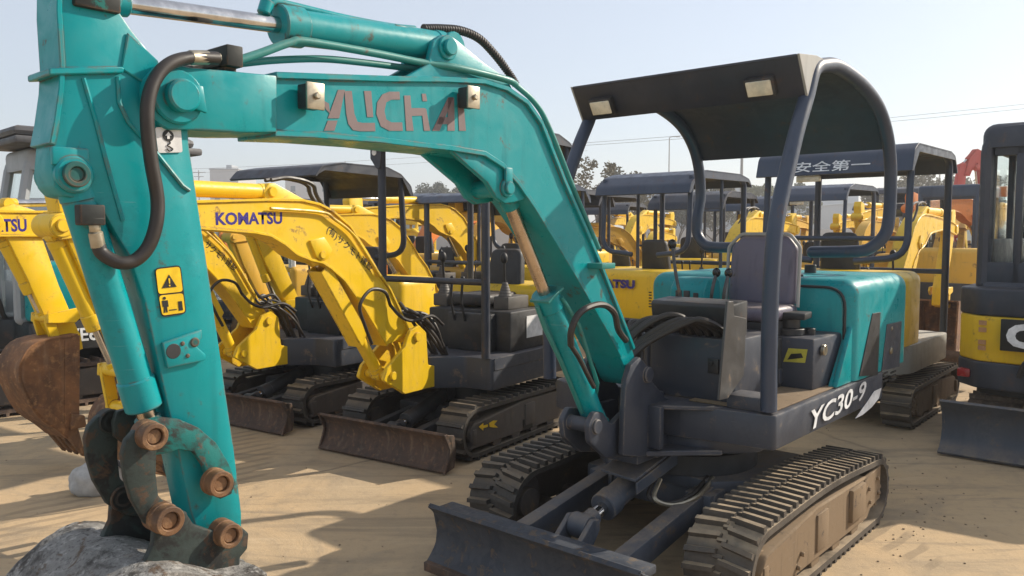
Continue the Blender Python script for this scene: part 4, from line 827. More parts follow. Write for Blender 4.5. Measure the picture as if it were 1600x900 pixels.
        st = MB(); st.poly(fillet([(-.45, -.16, 1.02), (-.45, .20, 1.02), (.02, .20, 1.02), (.02, -.16, 1.02)], .06, 4), (0, 0, .09), .03, 3); st.build('seat_cushion', 'seatblack', R)
        st = MB(); st.poly(fillet([(-.46, -.16, 1.08), (-.46, .20, 1.08), (-.52, .17, g('sb', 1.46)), (-.52, -.13, g('sb', 1.46))], .07, 4), (-.09, 0, 0), .03, 3); st.build('seat_backrest', 'seatblack', R)
        for y in (-.28, .32):
            bt = MB(); bt.box(-.30, .0, y-.07, y+.07, 1.0, 1.10, .01)
            for k in range(5): bt.cyl((-.06, y, 1.10+k*.022), (-.06, y, 1.122+k*.022), .055-.007*k, .048-.007*k, 14)
            bt.build('lever_boot', 'boot', R)
            lv = MB(); lv.tube([(-.06, y, 1.2), (-.05, y, 1.28), (-.03, y+.01, 1.38)], .010); lv.ball((-.03, y+.01, 1.40), .03, 1, 1, 1.5); lv.build('control_lever', 'blackrubber', R)
        for y in (.02, .12):
            lv = MB(); lv.tube([(.20, y, .92), (.26, y+.01, 1.08), (.24, y+.01, 1.24)], .010); lv.ball((.24, y+.01, 1.25), .018); lv.build('travel_lever', 'blackrubber', R)
    # canopy
    cz = g('cz', 2.34)
    ct = g('canopy', 'four')
    if ct != 'none':
        y = dw-.05; fx = g('cfx', .45); bx_ = g('cbx', -.72)
        rfp = g('roofprof', [(fx+.10, cz-.10), (fx+.02, cz-.02), (fx-.2, cz+.02), (bx_+.2, cz+.02), (bx_+.02, cz-.03), (bx_-.12, cz-.13), (bx_-.15, cz-.22)])
        rp = fillet([(a, 0, b) for a, b in rfp], .08, 4, False); r = MB(); r.strip([(p.x, p.z) for p in rp], -y-.05, y+.05, .02)
        for yy in (-y-.05, y+.036): r.side([(p.x, p.z+.004) for p in rp]+[(p.x*.97, p.z-.05) for p in rp[::-1]][:0]+[(rp[-1].x+.03, rp[-1].z), (bx_, cz-.06), (fx, cz-.05)], yy, yy+.014, .002)
        roof = r.build('canopy_roof', cm, R)
        for sg in (1, -1):
            yy = sg*y
            if g('rearloop'):
                pth = fillet([(bx_-.03, yy, cz-.04), (bx_-.08, yy, 1.40), (bx_-.06, yy*.3, 1.36)], .18, 6, False)
            else: pth = [(bx_, yy, cz-.02), (bx_+.0, yy, ht-.02)]
            m = MB(); m.tube(pth, .028, 10); m.build('canopy_post', cm, R)
            if ct == 'four': m = MB(); m.tube(fillet([(fx, yy, .69), (fx, yy, 1.4), (fx, yy, cz-.06), (fx-.15, yy, cz)], .10, 5, False), .032, 12); m.build('canopy_post', cm, R)
            if g('midpost'): m = MB(); m.tube([(-.1, yy, cz), (-.1, yy, 1.1)], .02, 8); m.build('canopy_post', cm, R)
        if ct == 'four' and g('rail', True):
            m = MB(); m.tube([(fx+.005, -y, 1.24), (fx+.005, y, 1.24)], .024, 10); m.build('guard_rail', cm, R)
        if g('rearrail'): m = MB(); m.tube([(bx_-.03, -y, 1.55), (bx_-.03, y, 1.55)], .02, 8); m.build('guard_rail', cm, R)
        for t in g('roof_texts', ()): letters(t[0], t[1], roof, *t[2:5], 1, fit=t[5], bold=t[6] if len(t) > 6 else .0)
        if g('lampr'): l = MB(); l.box(bx_-.14, bx_-.09, .1, .3, cz-.27, cz-.22, .008); l.build('work_light', 'lens', roof)
        if g('lifteye'):
            for sg in (1, -1):
                l = MB(); l.poly([(fx+.034, sg*y-.07, cz-.04), (fx+.034, sg*y-.07, cz-.19), (fx+.034, sg*y-.01, cz-.27), (fx+.034, sg*y+.03, cz-.27), (fx+.034, sg*y+.06, cz-.04)], (.02, 0, 0), .003); ey = l.build('lifting_eye_plate', cm, R)
                l = MB(); l.cyl((fx+.05, sg*y-.028, cz-.145), (fx+.058, sg*y-.028, cz-.145), .024, n=18); l.build('eye_hole', 'stickwhite', ey)
    return R
def bucket_p(parent, cv, tt, w):
    cs = [(p.x, p.z) for p in spline([(a, 0, b) for a, b in cv], 4)]; m = MB(); m.strip(cs, -w, w, .02)
    mouth = [(cs[0][0]-.01, cs[0][1]), (tt[2][0]-.01, tt[2][1])]
    for y in (-w, w-.014): m.side(cs+[mouth[1]], y, y+.014, .002)
    for y in (-w-.006, w-.006):
        a, b = mouth; m.side([a, b, (b[0]+.10, b[1]-.01), (a[0]+.10, a[1]-.02)], y, y+.012, .002); k = len(cs); m.side([cs[k*5//8], cs[k*6//8], cs[-1], (cs[-1][0]+.0, cs[-1][1]+.06), (cs[k*6//8][0]-.03, cs[k*6//8][1]+.07)], y, y+.012, .002)
    b = m.build('bucket', 'rust', parent); m = MB()
    for y in (-.10, .08): m.side(q2(.1, (126, 520), (130, 545), (100, 556), (62, 572), (40, 570), (58, 540), (82, 530)), y, y+.02, .003)
    m.build('bucket_ear', 'yellow', b); m = MB(); m.side([(tt[2][0]+.05, tt[2][1]+.09), (tt[2][0]-.04, tt[2][1]+.06), (tt[2][0]-.05, tt[2][1]-.02), (tt[2][0]+.06, tt[2][1]-.02)], w, w+.03, .01, 2); m.build('side_cutter', 'bronze', b)
    for k in range(4):
        y = -w+.02+(2*w-.04)*k/3; m = MB(); a, t_, c = tt; m.side([a, (t_[0]+.01, t_[1]-.01), t_, c], y-.022, y+.022, .004); m.build('bucket_tooth', 'bronze', b)
    return b
def bucket_f(parent, ox, oz, ang, w, mat, s):
    prof = [(-.03, .05), (.16, .02), (.27, -.06), (.33, -.20), (.31, -.36), (.22, -.50), (.06, -.62), (-.12, -.70)]
    ca, sa = cos(ang), sin(ang); T = lambda u, v: (ox+(u*ca-v*sa)*s, oz+(u*sa+v*ca)*s)
    cv = [T(p.x, p.z) for p in spline([(a, 0, b) for a, b in prof], 4)]
    mb = MB(); mb.strip(cv, -w, w, .02)
    for sg in (-1, 1):
        mb.side(cv, sg*w-sg*.014, sg*w, .002)
        mb.side([T(-.03, .05), T(.03, .03), T(-.07, -.66), T(-.13, -.68)], sg*w-.008, sg*w+.012, .002)
        mb.side([T(.20, -.50), T(-.08, -.64), T(-.10, -.60), T(.18, -.45)], sg*w-.004, sg*w+.010, .002)
    for y in (-.085, .065): mb.side([T(-.05, .05), T(-.05, -.03), T(.05, -.06), T(.20, -.04), T(.19, .03), T(.10, .06)], y, y+.02, .003)
    b = mb.build('bucket', mat, parent)
    for k in range(4):
        y = -w+.03+(2*w-.06)*k/3; t = MB(); t.side([T(-.06, -.655), T(-.14, -.70), T(-.28, -.79), T(-.29, -.815), T(-.20, -.79), T(-.04, -.70)], y-.024, y+.024, .004); t.build('bucket_tooth', mat, b)
    if w > .2:
        t = MB(); t.side([T(-.10, -.50), T(-.16, -.56), T(-.15, -.62), T(-.06, -.60), T(-.03, -.53)], w, w+.03, .01, 2); t.build('side_cutter', mat, b)
    return b
XN, XP = (-1, 0, 0), (0, 0, 1)
K1 = Frame(-.355, 6.418, 33); K2 = Frame(-1.713, 7.435, 33)
def k_text(F, x0, y0, x1, y1, x2, y2, l):      # origin, text direction and up direction on a boom side
    a, b, c = F.lat(x0, y0, l), F.lat(x1, y1, l), F.lat(x2, y2, l); d = (b-a).normalized(); u = Vector((0, 1, 0)).cross(d); return a, d, (u if u.z > 0 else -u), (b-a).length
a, d, u, L_ = k_text(K1, 337, 352, 441, 350, 0, 0, .0665)
b, d2, u2, L2 = k_text(K1, 508, 364, 578, 427, 0, 0, .0665)
k1 = dict(texts=[('KOMATSU', 'inkblue', tuple(a), tuple(d), tuple(u), (L_, .070), .032), ('(有)サクモト建設', 'ink', tuple(b), tuple(d2), tuple(u2), (L2, .065), .012)], lifteye=True, cz=2.36, th=.40, bks=.52, bang=.1)
digger('yellow mini excavator under the teal boom, wide rusty dozer blade in front', K1, k1)
k1o = [o for o in COL.objects if o.name == 'mini_excavator.001'][0]; tf = [c for c in k1o.children if c.name.startswith('crawler_track')][0]
fy_ = .56-.11+.115-.012+.006; m = MB()
for poly in (((748, 667), (755, 661), (755, 665), (762, 663), (762, 667), (755, 669), (755, 673)), ((764, 661), (771, 657), (777, 657), (772, 663), (778, 668), (771, 668), (765, 667))): m.poly([K1.lat(x, y, fy_) for x, y in poly], (0, .0015, 0), 0)
m.build('arrow_mark', 'stickyellow', tf)
m = MB(); m.poly([K1.lat(x, y, fy_-.004) for x, y in ((817, 656), (831, 652), (832, 668), (818, 672))], (0, .003, 0), .001); m.build('access_hole', 'ink', tf)
a, d, u, L_ = k_text(K2, -62, 363, 42, 362, 0, 0, .0665)
b, d2, u2, L2 = k_text(K2, 318, 385, 366, 425, 0, 0, .0665)
q2 = lambda l, *a: [(p.x, p.z) for p in (K2.lat(x, y, l) for x, y in a)]
T2 = q2(.08, (-14, 330), (40, 331), (85, 331), (180, 328), (262, 329), (288, 333), (308, 342), (334, 364), (362, 396), (393, 450), (412, 484), (428, 515))
B2 = q2(.08, (-14, 368), (40, 368), (85, 368), (180, 366), (245, 368), (268, 376), (290, 389), (319, 412), (345, 440), (370, 472), (398, 512))
k2 = dict(texts=[('KOMATSU', 'inkblue', tuple(a), tuple(d), tuple(u), (L_, .082), .032), ('サクモト建設', 'ink', tuple(b), tuple(d2), tuple(u2), (L2, .065), .012)], top=T2, bot=B2, canopy='two', rearloop=True, cz=2.16, cfx=.52, midpost=False, cbx=-.45,
          arm=q2(.055, (60, 330), (20, 318), (-12, 330), (14, 378), (40, 430), (72, 500), (88, 532), (122, 540), (124, 520), (92, 445), (66, 370)), armtip=q2(0, (112, 525))[0], armtop=q2(0, (10, 318))[0], bcyl=q2(0, (2, 372))[0], alug=q2(0, (225, 316))[0], llug=q2(0, (292, 400))[0], br=q2(0, (68, 496))[0],
          bprof=q2(.14, (122, 524), (60, 536), (36, 562), (32, 590), (44, 622), (62, 650), (88, 668), (108, 684)), bteeth=q2(.14, (100, 676), (134, 711), (121, 664)), bkw=.14)
digger('second yellow mini excavator, farther left, its rusty bucket hanging at far left', K2, k2)
K4 = Frame(1.95, 9.26, 221); K5 = Frame(3.23, 7.43, 221)
p4 = K4.fwd(905, 447, -1.02); q4 = K4.fwd(992, 447, -1.02)
digger('yellow mini excavator facing away with a rounded navy canopy, brand lettering on its rear hood', K4,
       dict(w=.6, cz=2.22, ht=1.20, rear_texts=[('KOMATSU', 'inkblue', tuple(p4), (0, -1, 0), (0, 0, 1), ((p4-q4).length, .095), .06)], cbx=-.75, rearloop=True, midpost=True, rearrail=False, canmat='navy', sb=1.52, blade=False))
p5 = K5.fwd(1252, 259, -.92)
digger('yellow excavator facing away, navy canopy with white characters along the rear edge', K5,
       dict(w=.66, cz=2.30, ht=1.28, deckmat='greydeck', canmat='navy', rearloop=True, rearrail=True, cbx=-.72, lampr=True, fmat='framesand', rub='rubberdusty', sb=1.6, bx=1.5, bz=.1,
            roofprof=[(.55, 2.14), (.45, 2.28), (.3, 2.31), (-.74, 2.30), (-.85, 2.24), (-.90, 2.08)], roof_texts=[('安全第一', 'inkwhite', (-.907, .30, 2.105), (0, -1, 0), (.3125, 0, 1), (.62, .095), .012)]))

# ------------------------------------------------------------------ black and yellow cab machine at the right edge
def cab_machine():
    F = Frame(4.61, 6.15, 221); R = thing('mini_excavator', 'dark cab excavator with yellow rear panel at right edge, back turned, black blade lowered', 'excavator', F.o, F.rz, 'mini excavators parked in the yard')
    q = lambda x, y, f: F.fwd(x, y, f)
    for sg in (1, -1): crawler(R, sg*.62, .34, 1.0, -1.0, .40, None, 34, 'steeltrack', 'frame', False, .03, sg, 1, True)
    u = MB(); u.box(-.7, .7, -.46, .46, .2, .40, .02); u.cyl((0, 0, .4), (0, 0, .58), .38, n=30); u.build('undercarriage_frame', 'black', R)
    cur = [(-1.28+p.x, p.z) for p in spline([(-.06, 0, .40), (.03, 0, .30), (.045, 0, .18), (.01, 0, .08), (-.07, 0, .02)], 5)]
    b = MB(); b.strip(cur, -.88, .88, .022)
    for y in (-.88, .864): b.side([(-1.34, .41), (-1.20, .38), (-1.19, .05), (-1.35, .02), (-1.26, .1), (-1.24, .2), (-1.27, .31)], y, y+.016, .003)
    b.build('dozer_blade', 'bladegrey', R)
    for y in (-.3, .3): a = MB(); a.poly([(-.5, y-.04, .2), (-.5, y-.04, .3), (-1.24, y-.04, .24), (-1.24, y-.04, .12)], (0, .08, 0), .006); a.build('blade_arm', 'black', R)
    # house: rounded rear counterweight in three bands
    def band(z0, z1, off, name, mat, bev=.02, up=0, zs=None):
        xy = fillet([(.9, .86-off), (-.94, .86-off), (-1.13+off, .70), (-1.20+off, 0), (-1.13+off, -.70), (-.94, -.86+off), (.9, -.86+off)], [.02, .14, .14, .6, .14, .14, .02], 6)
        m = MB(); m.plan(xy, z0, z1, bev, 3); return m.build(name, mat, R)
    band(.42, .48, .14, 'deck', 'black'); cwt = band(.48, .675, .0, 'counterweight', 'navydark', .05)
    yel = band(.677, 1.005, .006, 'engine_hood', 'yellow', .015); hd = band(1.007, 1.20, .0, 'hood_top', 'navydark', .06)
    p = F.fwd(1500, 584, -1.0); m = MB(); m.box(-1.085, -1.0, .745, .83, .545, .605, .008); m.build('tail_lamp', 'redlamp', cwt)
    m = MB(); m.tube(fillet([(-1.195, .42, .60), (-1.25, .38, .72), (-1.25, -.4, .72), (-1.195, -.45, .60)], .05, 5, False), .018, 8); m.build('handle_bar', 'black', cwt)
    lp = F.fwd(1563, 547, -1.19); lt = F.fwd(1563, 498, -1.19)
    m = MB(); m.box(-1.215, -1.185, lp.y-.62, lp.y, lp.z, lt.z, .004); bd = m.build('badge_plate', 'ink', yel)
    letters('CAT', 'inkwhite', bd, (-1.2152, lp.y-.035, lp.z+.025), (0, -1, 0), XP, 1, fit=(.50, lt.z-lp.z-.05), bold=.06)
    m = MB(); m.poly([(-1.2195, lp.y-.18, lp.z), (-1.2195, lp.y-.40, lp.z), (-1.2195, lp.y-.29, lp.z+.085)], (-.002, 0, 0), 0); m.build('logo_triangle', 'stickyellow', bd)
    for k, z in enumerate((1.14, 1.09, 1.0, .96)):
        m = MB(); m.poly([(-1.132, .69, z-.2), (-1.139, .64, z-.2), (-1.139, .64, z-.168), (-1.132, .69, z-.168)], (-.006, .0, 0), 0); m.build('faded_sticker', 'inkfaded', yel)
    # cab
    x0, x1, y0, y1, z0, z1 = -.80, .75, -.30, .74, 1.20, 2.34
    def ringf(x, name, win, mat):
        o = fillet([(x, y0, z0), (x, y1, z0), (x, y1, z1), (x, y0, z1)], [.02, .02, .16, .16], 6); m = MB()
        m.tube(o+[o[0]], .045, 8); m.box(x-.03, x+.03, y0, y1, z0, z0+.18, .01); m.box(x-.03, x+.03, y0+.05, y1-.05, z1-.18, z1, .01); m.box(x-.03, x+.03, y1-.24, y1-.19, z0, z1-.1, .008)
        f = m.build(name, mat, R); g_ = MB(); g_.box(x-.004, x+.003, y0+.04, y1-.04, z0+.16, z1-.16, 0); g_.build(win, 'glass', f)
    ringf(x0, 'cab_rear_frame', 'rear_window', 'navydark'); ringf(x1, 'cab_front_frame', 'front_window', 'navydark')
    rf = bevel_hood(x0-.05, x1+.05, y0-.04, y1+.04, z1-.12, z1+.06, .09, 5); rf.build('cab_roof', 'navydark', R)
    for y in (y0, y1-.05):
        m = MB(); m.box(x0, x1, y, y+.05, z0, z0+.35, .01); m.box(x0+.02, x0+.10, y, y+.05, z0, z1-.1, .01); m.box(x1-.1, x1-.02, y, y+.05, z0, z1-.1, .01); m.box(-.02, .05, y, y+.05, z0, z1-.1, .01)
        s_ = m.build('cab_side_frame', 'navydark', R); m = MB(); m.box(x0+.05, x1-.05, y+.022, y+.028, z0+.33, z1-.1, 0); m.build('side_window', 'glass', s_)
    m = MB(); m.box(x0-.02, .88, .68, .78, 1.20, 1.23, .01); m.build('side_ledge', 'navydark', R)
    s_ = MB(); s_.box(-.45, -.05, -.05, .40, 1.2, 1.42, .04); s_.box(-.52, -.42, -.05, .40, 1.4, 1.68, .04); s_.build('seat', 'greydeck', R)
    m = MB(); m.ring((.28, .17, 1.66), (.30, .17, 1.68), .19, .165, 24); m.tube([(.29, .17, 1.2), (.29, .17, 1.66)], .03); m.build('steering_wheel', 'blackrubber', R)
    m = MB(); m.side([(.75, .55), (1.15, .55), (1.2, .95), (1.0, 1.15), (.8, 1.1)], -.16, .16, .02); m.build('swing_post', 'yellow2', R)
    boom_shape(R, [(1.05, 1.05), (1.4, 1.9), (1.75, 2.35), (2.3, 2.45), (3.2, 2.1)], [(.95, 1.0), (1.25, 1.9), (1.65, 2.2), (2.2, 2.28), (3.15, 1.95)], .10, 'yellow2', foot=((1.0, 1.0), .07, 0), tip=((3.18, 2.02), .07, 0))
    m = MB(); m.side([(3.05, 2.3), (3.3, 2.25), (3.2, 1.3), (2.95, .5), (2.85, .5), (2.95, 1.4)], -.08, .08, .01); m.build('arm', 'yellow2', R); bucket_f(R, 2.9, .75, 0, .26, 'rust', 1.0)
cab_machine()

# ------------------------------------------------------------------ machines farther back
def spot(px, depth): p = at(px, 450, depth); return p.x, p.y
def far(px, depth, yaw, label, s=1.0, **kw):
    x, y = spot(px, depth); d = dict(lod=2, s=s); d.update(kw); return digger(label, Frame(x, y, yaw), d)
HI_T = [(3.1, 1.75), (2.8, 2.05), (2.4, 2.3), (2.0, 2.42), (1.7, 2.38), (1.45, 2.2), (1.25, 1.9), (1.05, 1.45), (.92, 1.1), (.80, .90)]
HI_B = [(3.05, 1.60), (2.7, 1.86), (2.35, 2.05), (2.05, 2.13), (1.85, 2.1), (1.65, 1.95), (1.45, 1.7), (1.2, 1.2), (1.05, .85), (.92, .78)]
swe = far(95, 8.0, 44, 'big teal excavator with pale cab at far left, white lettering on its black skirt', 1.15, lod=1, col='teal', cab=(-.55, .45, -.05, .52, .70, 2.0), canopy='none', canmat='roofgrey', steel=True, rub='steeltrack', blade=False, deckmat='black', w=.72, dw=.70, ht=1.30, boommat='teal',
    top=HI_T, bot=HI_B, lugoff=(.15, .52))
letters('SWE60', 'inkwhite', swe, (.30, .7035, .52), XN, XP, 1, fit=(.42, .11), bold=.02)
m = MB(); m.plan(fillet([(.44, .60), (.44, .708), (-.8, .708), (-1.05, .5), (-1.05, .3), (.3, .3)], .05), .70, 1.16, .03, 3); m.build('side_cover', 'teal', swe)
m = MB(); m.box(-.95, .5, -.1, .75, 2.06, 2.12, .02); m.box(-.9, .5, -.05, .72, 2.12, 2.2, .06); m.build('roof_shell', 'darkroof', swe)
far(385, 11.5, 38, 'yellow cab excavator behind the second yellow boom, bluish windows', .95, cab=(-.5, .5, -.1, .5, .7, 1.95), canopy='none', canmat='white', w=.62, dw=.6, col='yellow2', bw=.1)
far(590, 14.0, 210, 'orange cab excavator between the two canopies, dark windows', 1.1, cab=(-.5, .5, -.1, .5, .7, 2.0), canopy='none', canmat='navydark', w=.62, dw=.6, col='orange', rub='steeltrack', steel=True)
far(660, 11.2, 36, 'small yellow excavator with a low navy canopy left of the brown rod', .95, cz=2.2, canmat='navy', col='yellow2')
far(752, 10.0, 40, 'mini excavator with navy posts seen under the teal boom, right beside the brown rod', 1.0, cz=2.05, canmat='navy', rearloop=True, col='yellow')
far(505, 19.0, 28, 'distant orange yellow excavator in the back row, left of the orange cab', .95, cz=2.2, col='orange', canmat='darkroof')
far(640, 20.0, 25, 'distant yellow excavator in front of the long grey shed', .95, cab=(-.5, .5, -.1, .5, .7, 2.0), canopy='none', canmat='yellow', col='yellow2', w=.62, dw=.6)
far(715, 18.0, 140, 'distant yellow excavator turned sideways before the shed, boom to the right', .9, cz=2.2, col='yellow', canmat='navydark')
far(985, 13.5, 205, 'yellow excavator seen through the left rounded canopy, boom level', .9, canopy='none', col='yellow', boommat='yellow')
far(1105, 12.2, 215, 'yellow excavator between the two navy canopies, boom pointing away', 1.05, cz=2.05, col='yellow', canmat='navydark')
far(1060, 16.5, 60, 'weathered yellow excavator in the back row, its boom turned toward the camera', .95, col='yellow2', canopy='none')
far(1295, 12.6, 222, 'excavator with a blue canopy and roof lamp beyond the white characters', 1.0, cz=2.28, canmat='navy', col='yellow2', rearloop=True, lampr=True)
far(1225, 15.0, 30, 'faded yellow excavator beyond the blue canopy machine, boom lowered', 1.0, canopy='none', col='yellow2')
far(1495, 13.8, 226, 'excavator with bright blue cab roof left of the dark cab machine', 1.15, cab=(-.5, .5, -.4, .4, .7, 2.02), canopy='none', canmat='navy', col='yellow2', w=.66, dw=.62, deckmat='black', blademat='rustblade')
far(1420, 17.5, 40, 'distant yellow excavator behind the right canopy, boom down', 1.15, cz=2.2, col='yellow', canmat='navydark')
far(1600, 17.0, 60, 'orange cab excavator glimpsed through the windows of the dark cab', 1.25, cab=(-.5, .5, -.3, .5, .7, 2.0), canopy='none', canmat='orange', col='orange', w=.66, dw=.62)
RT = [(1.9, 2.9), (1.75, 3.3), (1.5, 3.55), (1.35, 3.5), (1.15, 2.9), (1.0, 2.0), (.9, 1.3), (.80, .90)]; RB = [(1.75, 2.85), (1.65, 3.05), (1.5, 3.2), (1.42, 3.1), (1.35, 2.7), (1.25, 2.0), (1.1, 1.2), (.92, .78)]
far(1580, 25.0, 70, 'red excavator in the distance with its boom raised high', 1.15, canopy='none', col='red', boommat='red', top=RT, bot=RB, lugoff=(-.25, 1.6), arm=[(1.85, 3.2), (2.05, 3.15), (2.15, 2.6), (2.1, 2.0), (2.0, 1.5), (1.9, 1.2), (1.85, 1.1), (1.8, 1.15), (1.85, 1.6), (1.9, 2.2), (1.85, 2.8)], armtop=(1.95, 3.15))
random_cols = ['yellow', 'yellow2', 'yellow2', 'yellow', 'yellow', 'yellow2', 'yellow', 'yellow2']
specs = [(820, 12.5, 38, 'small yellow excavator glimpsed right behind the lift cylinder of the teal boom'), (880, 14.5, 30, 'yellow excavator with navy canopy half hidden by the teal boom leg'), (470, 24.0, 34, 'yellow excavator with black canopy behind the second yellow boom'), (930, 15.5, 215, 'yellow excavator in the back row beside the teal boom edge'), (1030, 21, 30, 'small distant yellow excavator below the grey bushes'), (1150, 19, 210, 'distant yellow excavator under the grey lamp pole'), (545, 23, 33, 'far excavator in the last row before the low trees'), (1350, 22, 215, 'far yellow excavator in the last row behind the right canopy')]
for i, (px, dp, yw, lb) in enumerate(specs): far(px, dp, yw, lb, 1.1, col=random_cols[i], canmat='navydark' if i % 2 else 'navy', cz=2.1, canopy='none' if i in (4, 7) else 'two')

for px, dp, yw, lb, kw in ((430, 15.5, 36, 'yellow excavator with low navy canopy just above the second yellow boom', dict(canmat='navy', col='yellow', cz=2.1)),
        (610, 16.5, 34, 'yellow excavator with navy canopy right of the yellow boom, before the grey shed', dict(canmat='navy', col='yellow', cz=2.1, rearloop=True)), (690, 15.0, 205, 'faded yellow excavator, bare of any canopy, under the teal boom', dict(canopy='none', col='yellow2')),
        (960, 18.0, 205, 'yellow excavator under the bare twiggy tree', dict(col='yellow', cz=2.1)), (1180, 15.0, 215, 'faded yellow excavator just behind the seat of the teal machine', dict(col='yellow2', cz=2.1, canmat='navy')),
        (1440, 14.5, 220, 'faded yellow excavator between the right canopy and blue cab', dict(col='yellow2', canopy='none')), (1545, 20, 40, 'yellow excavator beyond the bright blue cab roof', dict(col='yellow', cz=2.2)), (1380, 18.5, 40, 'yellow excavator with navy canopy behind the characters canopy', dict(col='yellow', canmat='navy', cz=2.1))):
    far(px, dp, yw, lb, 1.05, **kw)

# ------------------------------------------------------------------ buildings, poles, wires
def building(name, label, cat, px0, px1, y0, depth, ztop=None, th=12, mat='concrete', roofmat='roofgrey', win=0, pitched=0):
    a, b = at(px0, 363, depth), at(px1, 363, depth); z = at(px0, y0, depth).z; R = thing(name, label, cat, ((a.x+b.x)/2, depth+th/2, 0)); hw = (b.x-a.x)/2
    m = MB(); m.box(-hw, hw, -th/2, th/2, 0, z-pitched, .03); wl_ = m.build('wall', mat, R)
    m = MB()
    if pitched: m.poly([(-hw-.3, -th/2-.4, z-pitched), (-hw-.3, 0, z), (-hw-.3, th/2+.4, z-pitched)], (2*hw+.6, 0, 0), .03)
    else: m.box(-hw-.15, hw+.15, -th/2-.15, th/2+.15, z, z+.25, .03); m.box(-hw*.3, hw*.1, -2, 2, z+.25, z+1.3, .03)
    m.build('roof', roofmat, R)
    if win:
        n = max(2, int(2*hw/3.4)); fl = max(1, int((z-1)/3.2))
        for k in range(fl):
            for i in range(n):
                x = -hw+(i+.5)*2*hw/n; w = MB(); w.box(x-.6, x+.6, -th/2-.03, -th/2+.1, 1.2+k*3.2, 2.6+k*3.2, .02); f = w.build('window', 'roofgrey', R); w = MB(); w.box(x-.52, x+.52, -th/2-.05, -th/2-.034, 1.28+k*3.2, 2.52+k*3.2, 0); w.build('pane', 'darkglass', f)
    return R
building('office_block', 'pale grey flat roofed block rising left of the yellow boom hump', 'building', 330, 374, 265, 170, mat='concrete', win=1)
building('office_block', 'pale grey flat roofed block just left of the black canopy top', 'building', 447, 520, 267, 185, mat='concrete', win=1)
building('storage_shed', 'long low shed with light grey roof seen under the teal boom', 'shed', 585, 800, 314, 62, mat='concrete', pitched=1.6)
building('warehouse', 'long pale blue sheet warehouse on the horizon behind the bushes', 'warehouse', 1030, 1340, 294, 150, mat='bluewall', th=30)
building('workshop', 'low grey workshop on the horizon right of the far canopies', 'building', 1345, 1560, 318, 120, mat='roofgrey', th=18)
building('storage_shed', 'dark roofed shed at the left edge behind the teal cab excavator', 'shed', -260, 130, 300, 34, mat='darkroof', roofmat='darkroof', pitched=1.0)
def boundary():
    m = MB(); m.box(-80, 90, 78, 78.25, 0, 1.9, .02); o = m.build('boundary_wall', 'concrete', None); tag(o, 'low pale boundary wall running along the far end of the yard', 'wall')
boundary()
def pole(px, ytop, depth, label, arm=0, r=.08):
    b = at(px, 363, depth); z = at(px, ytop, depth).z; R = thing('lamp_pole' if not arm else 'power_pole', label, 'pole', (b.x, depth, 0))
    m = MB(); m.cyl((0, 0, 0), (0, 0, z), r*1.2, r*.7, 10); m.build('pole_shaft', 'pole', R)
    if arm:
        m = MB(); m.box(-arm, arm, -.08, .08, z-.5, z-.35, .01); m.box(-arm*.7, arm*.7, -.08, .08, z-1.3, z-1.18, .01); m.build('cross_arm', 'pole', R)
    else:
        m = MB(); m.tube([(0, 0, z), (.3, 0, z+.1), (.9, 0, z+.12)], .04); m.box(.8, 1.3, -.1, .1, z+.05, z+.15, .02); m.build('lamp_head', 'pole', R)
    return Vector((b.x, depth, z))
pole(1157, 200, 60, 'tall grey lamp pole standing behind the teal excavator canopy', r=.12); pole(1465, 262, 80, 'thin grey pole right of the navy canopy with white characters', r=.10)
pole(1044, 215, 100, 'thin grey pole seen under the rear edge of the big canopy', r=.09)
pole(541, 252, 150, 'power pole with cross arms above the black canopy', 1.4, .16); pole(313, 266, 160, 'faint power pole at the edge of the teal arm', 1.4, .16)
def wire(a, b, depth, label, sag=.5, r=.018):
    p, q = at(a[0], a[1], depth), at(b[0], b[1], depth); d = q-p; p2, q2 = p-d*.35, q+d*.35; m = MB()
    m.tube([p2.lerp(q2, t/24)-Vector((0, 0, sag*4*(t/24)*(1-t/24)-sag)) for t in range(25)], r, 5); o = m.build('power_line', 'pole', None); tag(o, label, 'cable', 'overhead power lines')
wire((905, 227), (1600, 166), 70, 'upper overhead cable running across the sky behind the big canopy'); wire((905, 231), (1600, 173), 70, 'lower overhead cable running across the sky behind the big canopy')
wire((310, 266), (760, 240), 150, 'faint overhead cable above the black canopy at upper left', .8, .03); wire((310, 272), (760, 250), 150, 'second faint overhead cable just below the first at upper left', .8, .03)

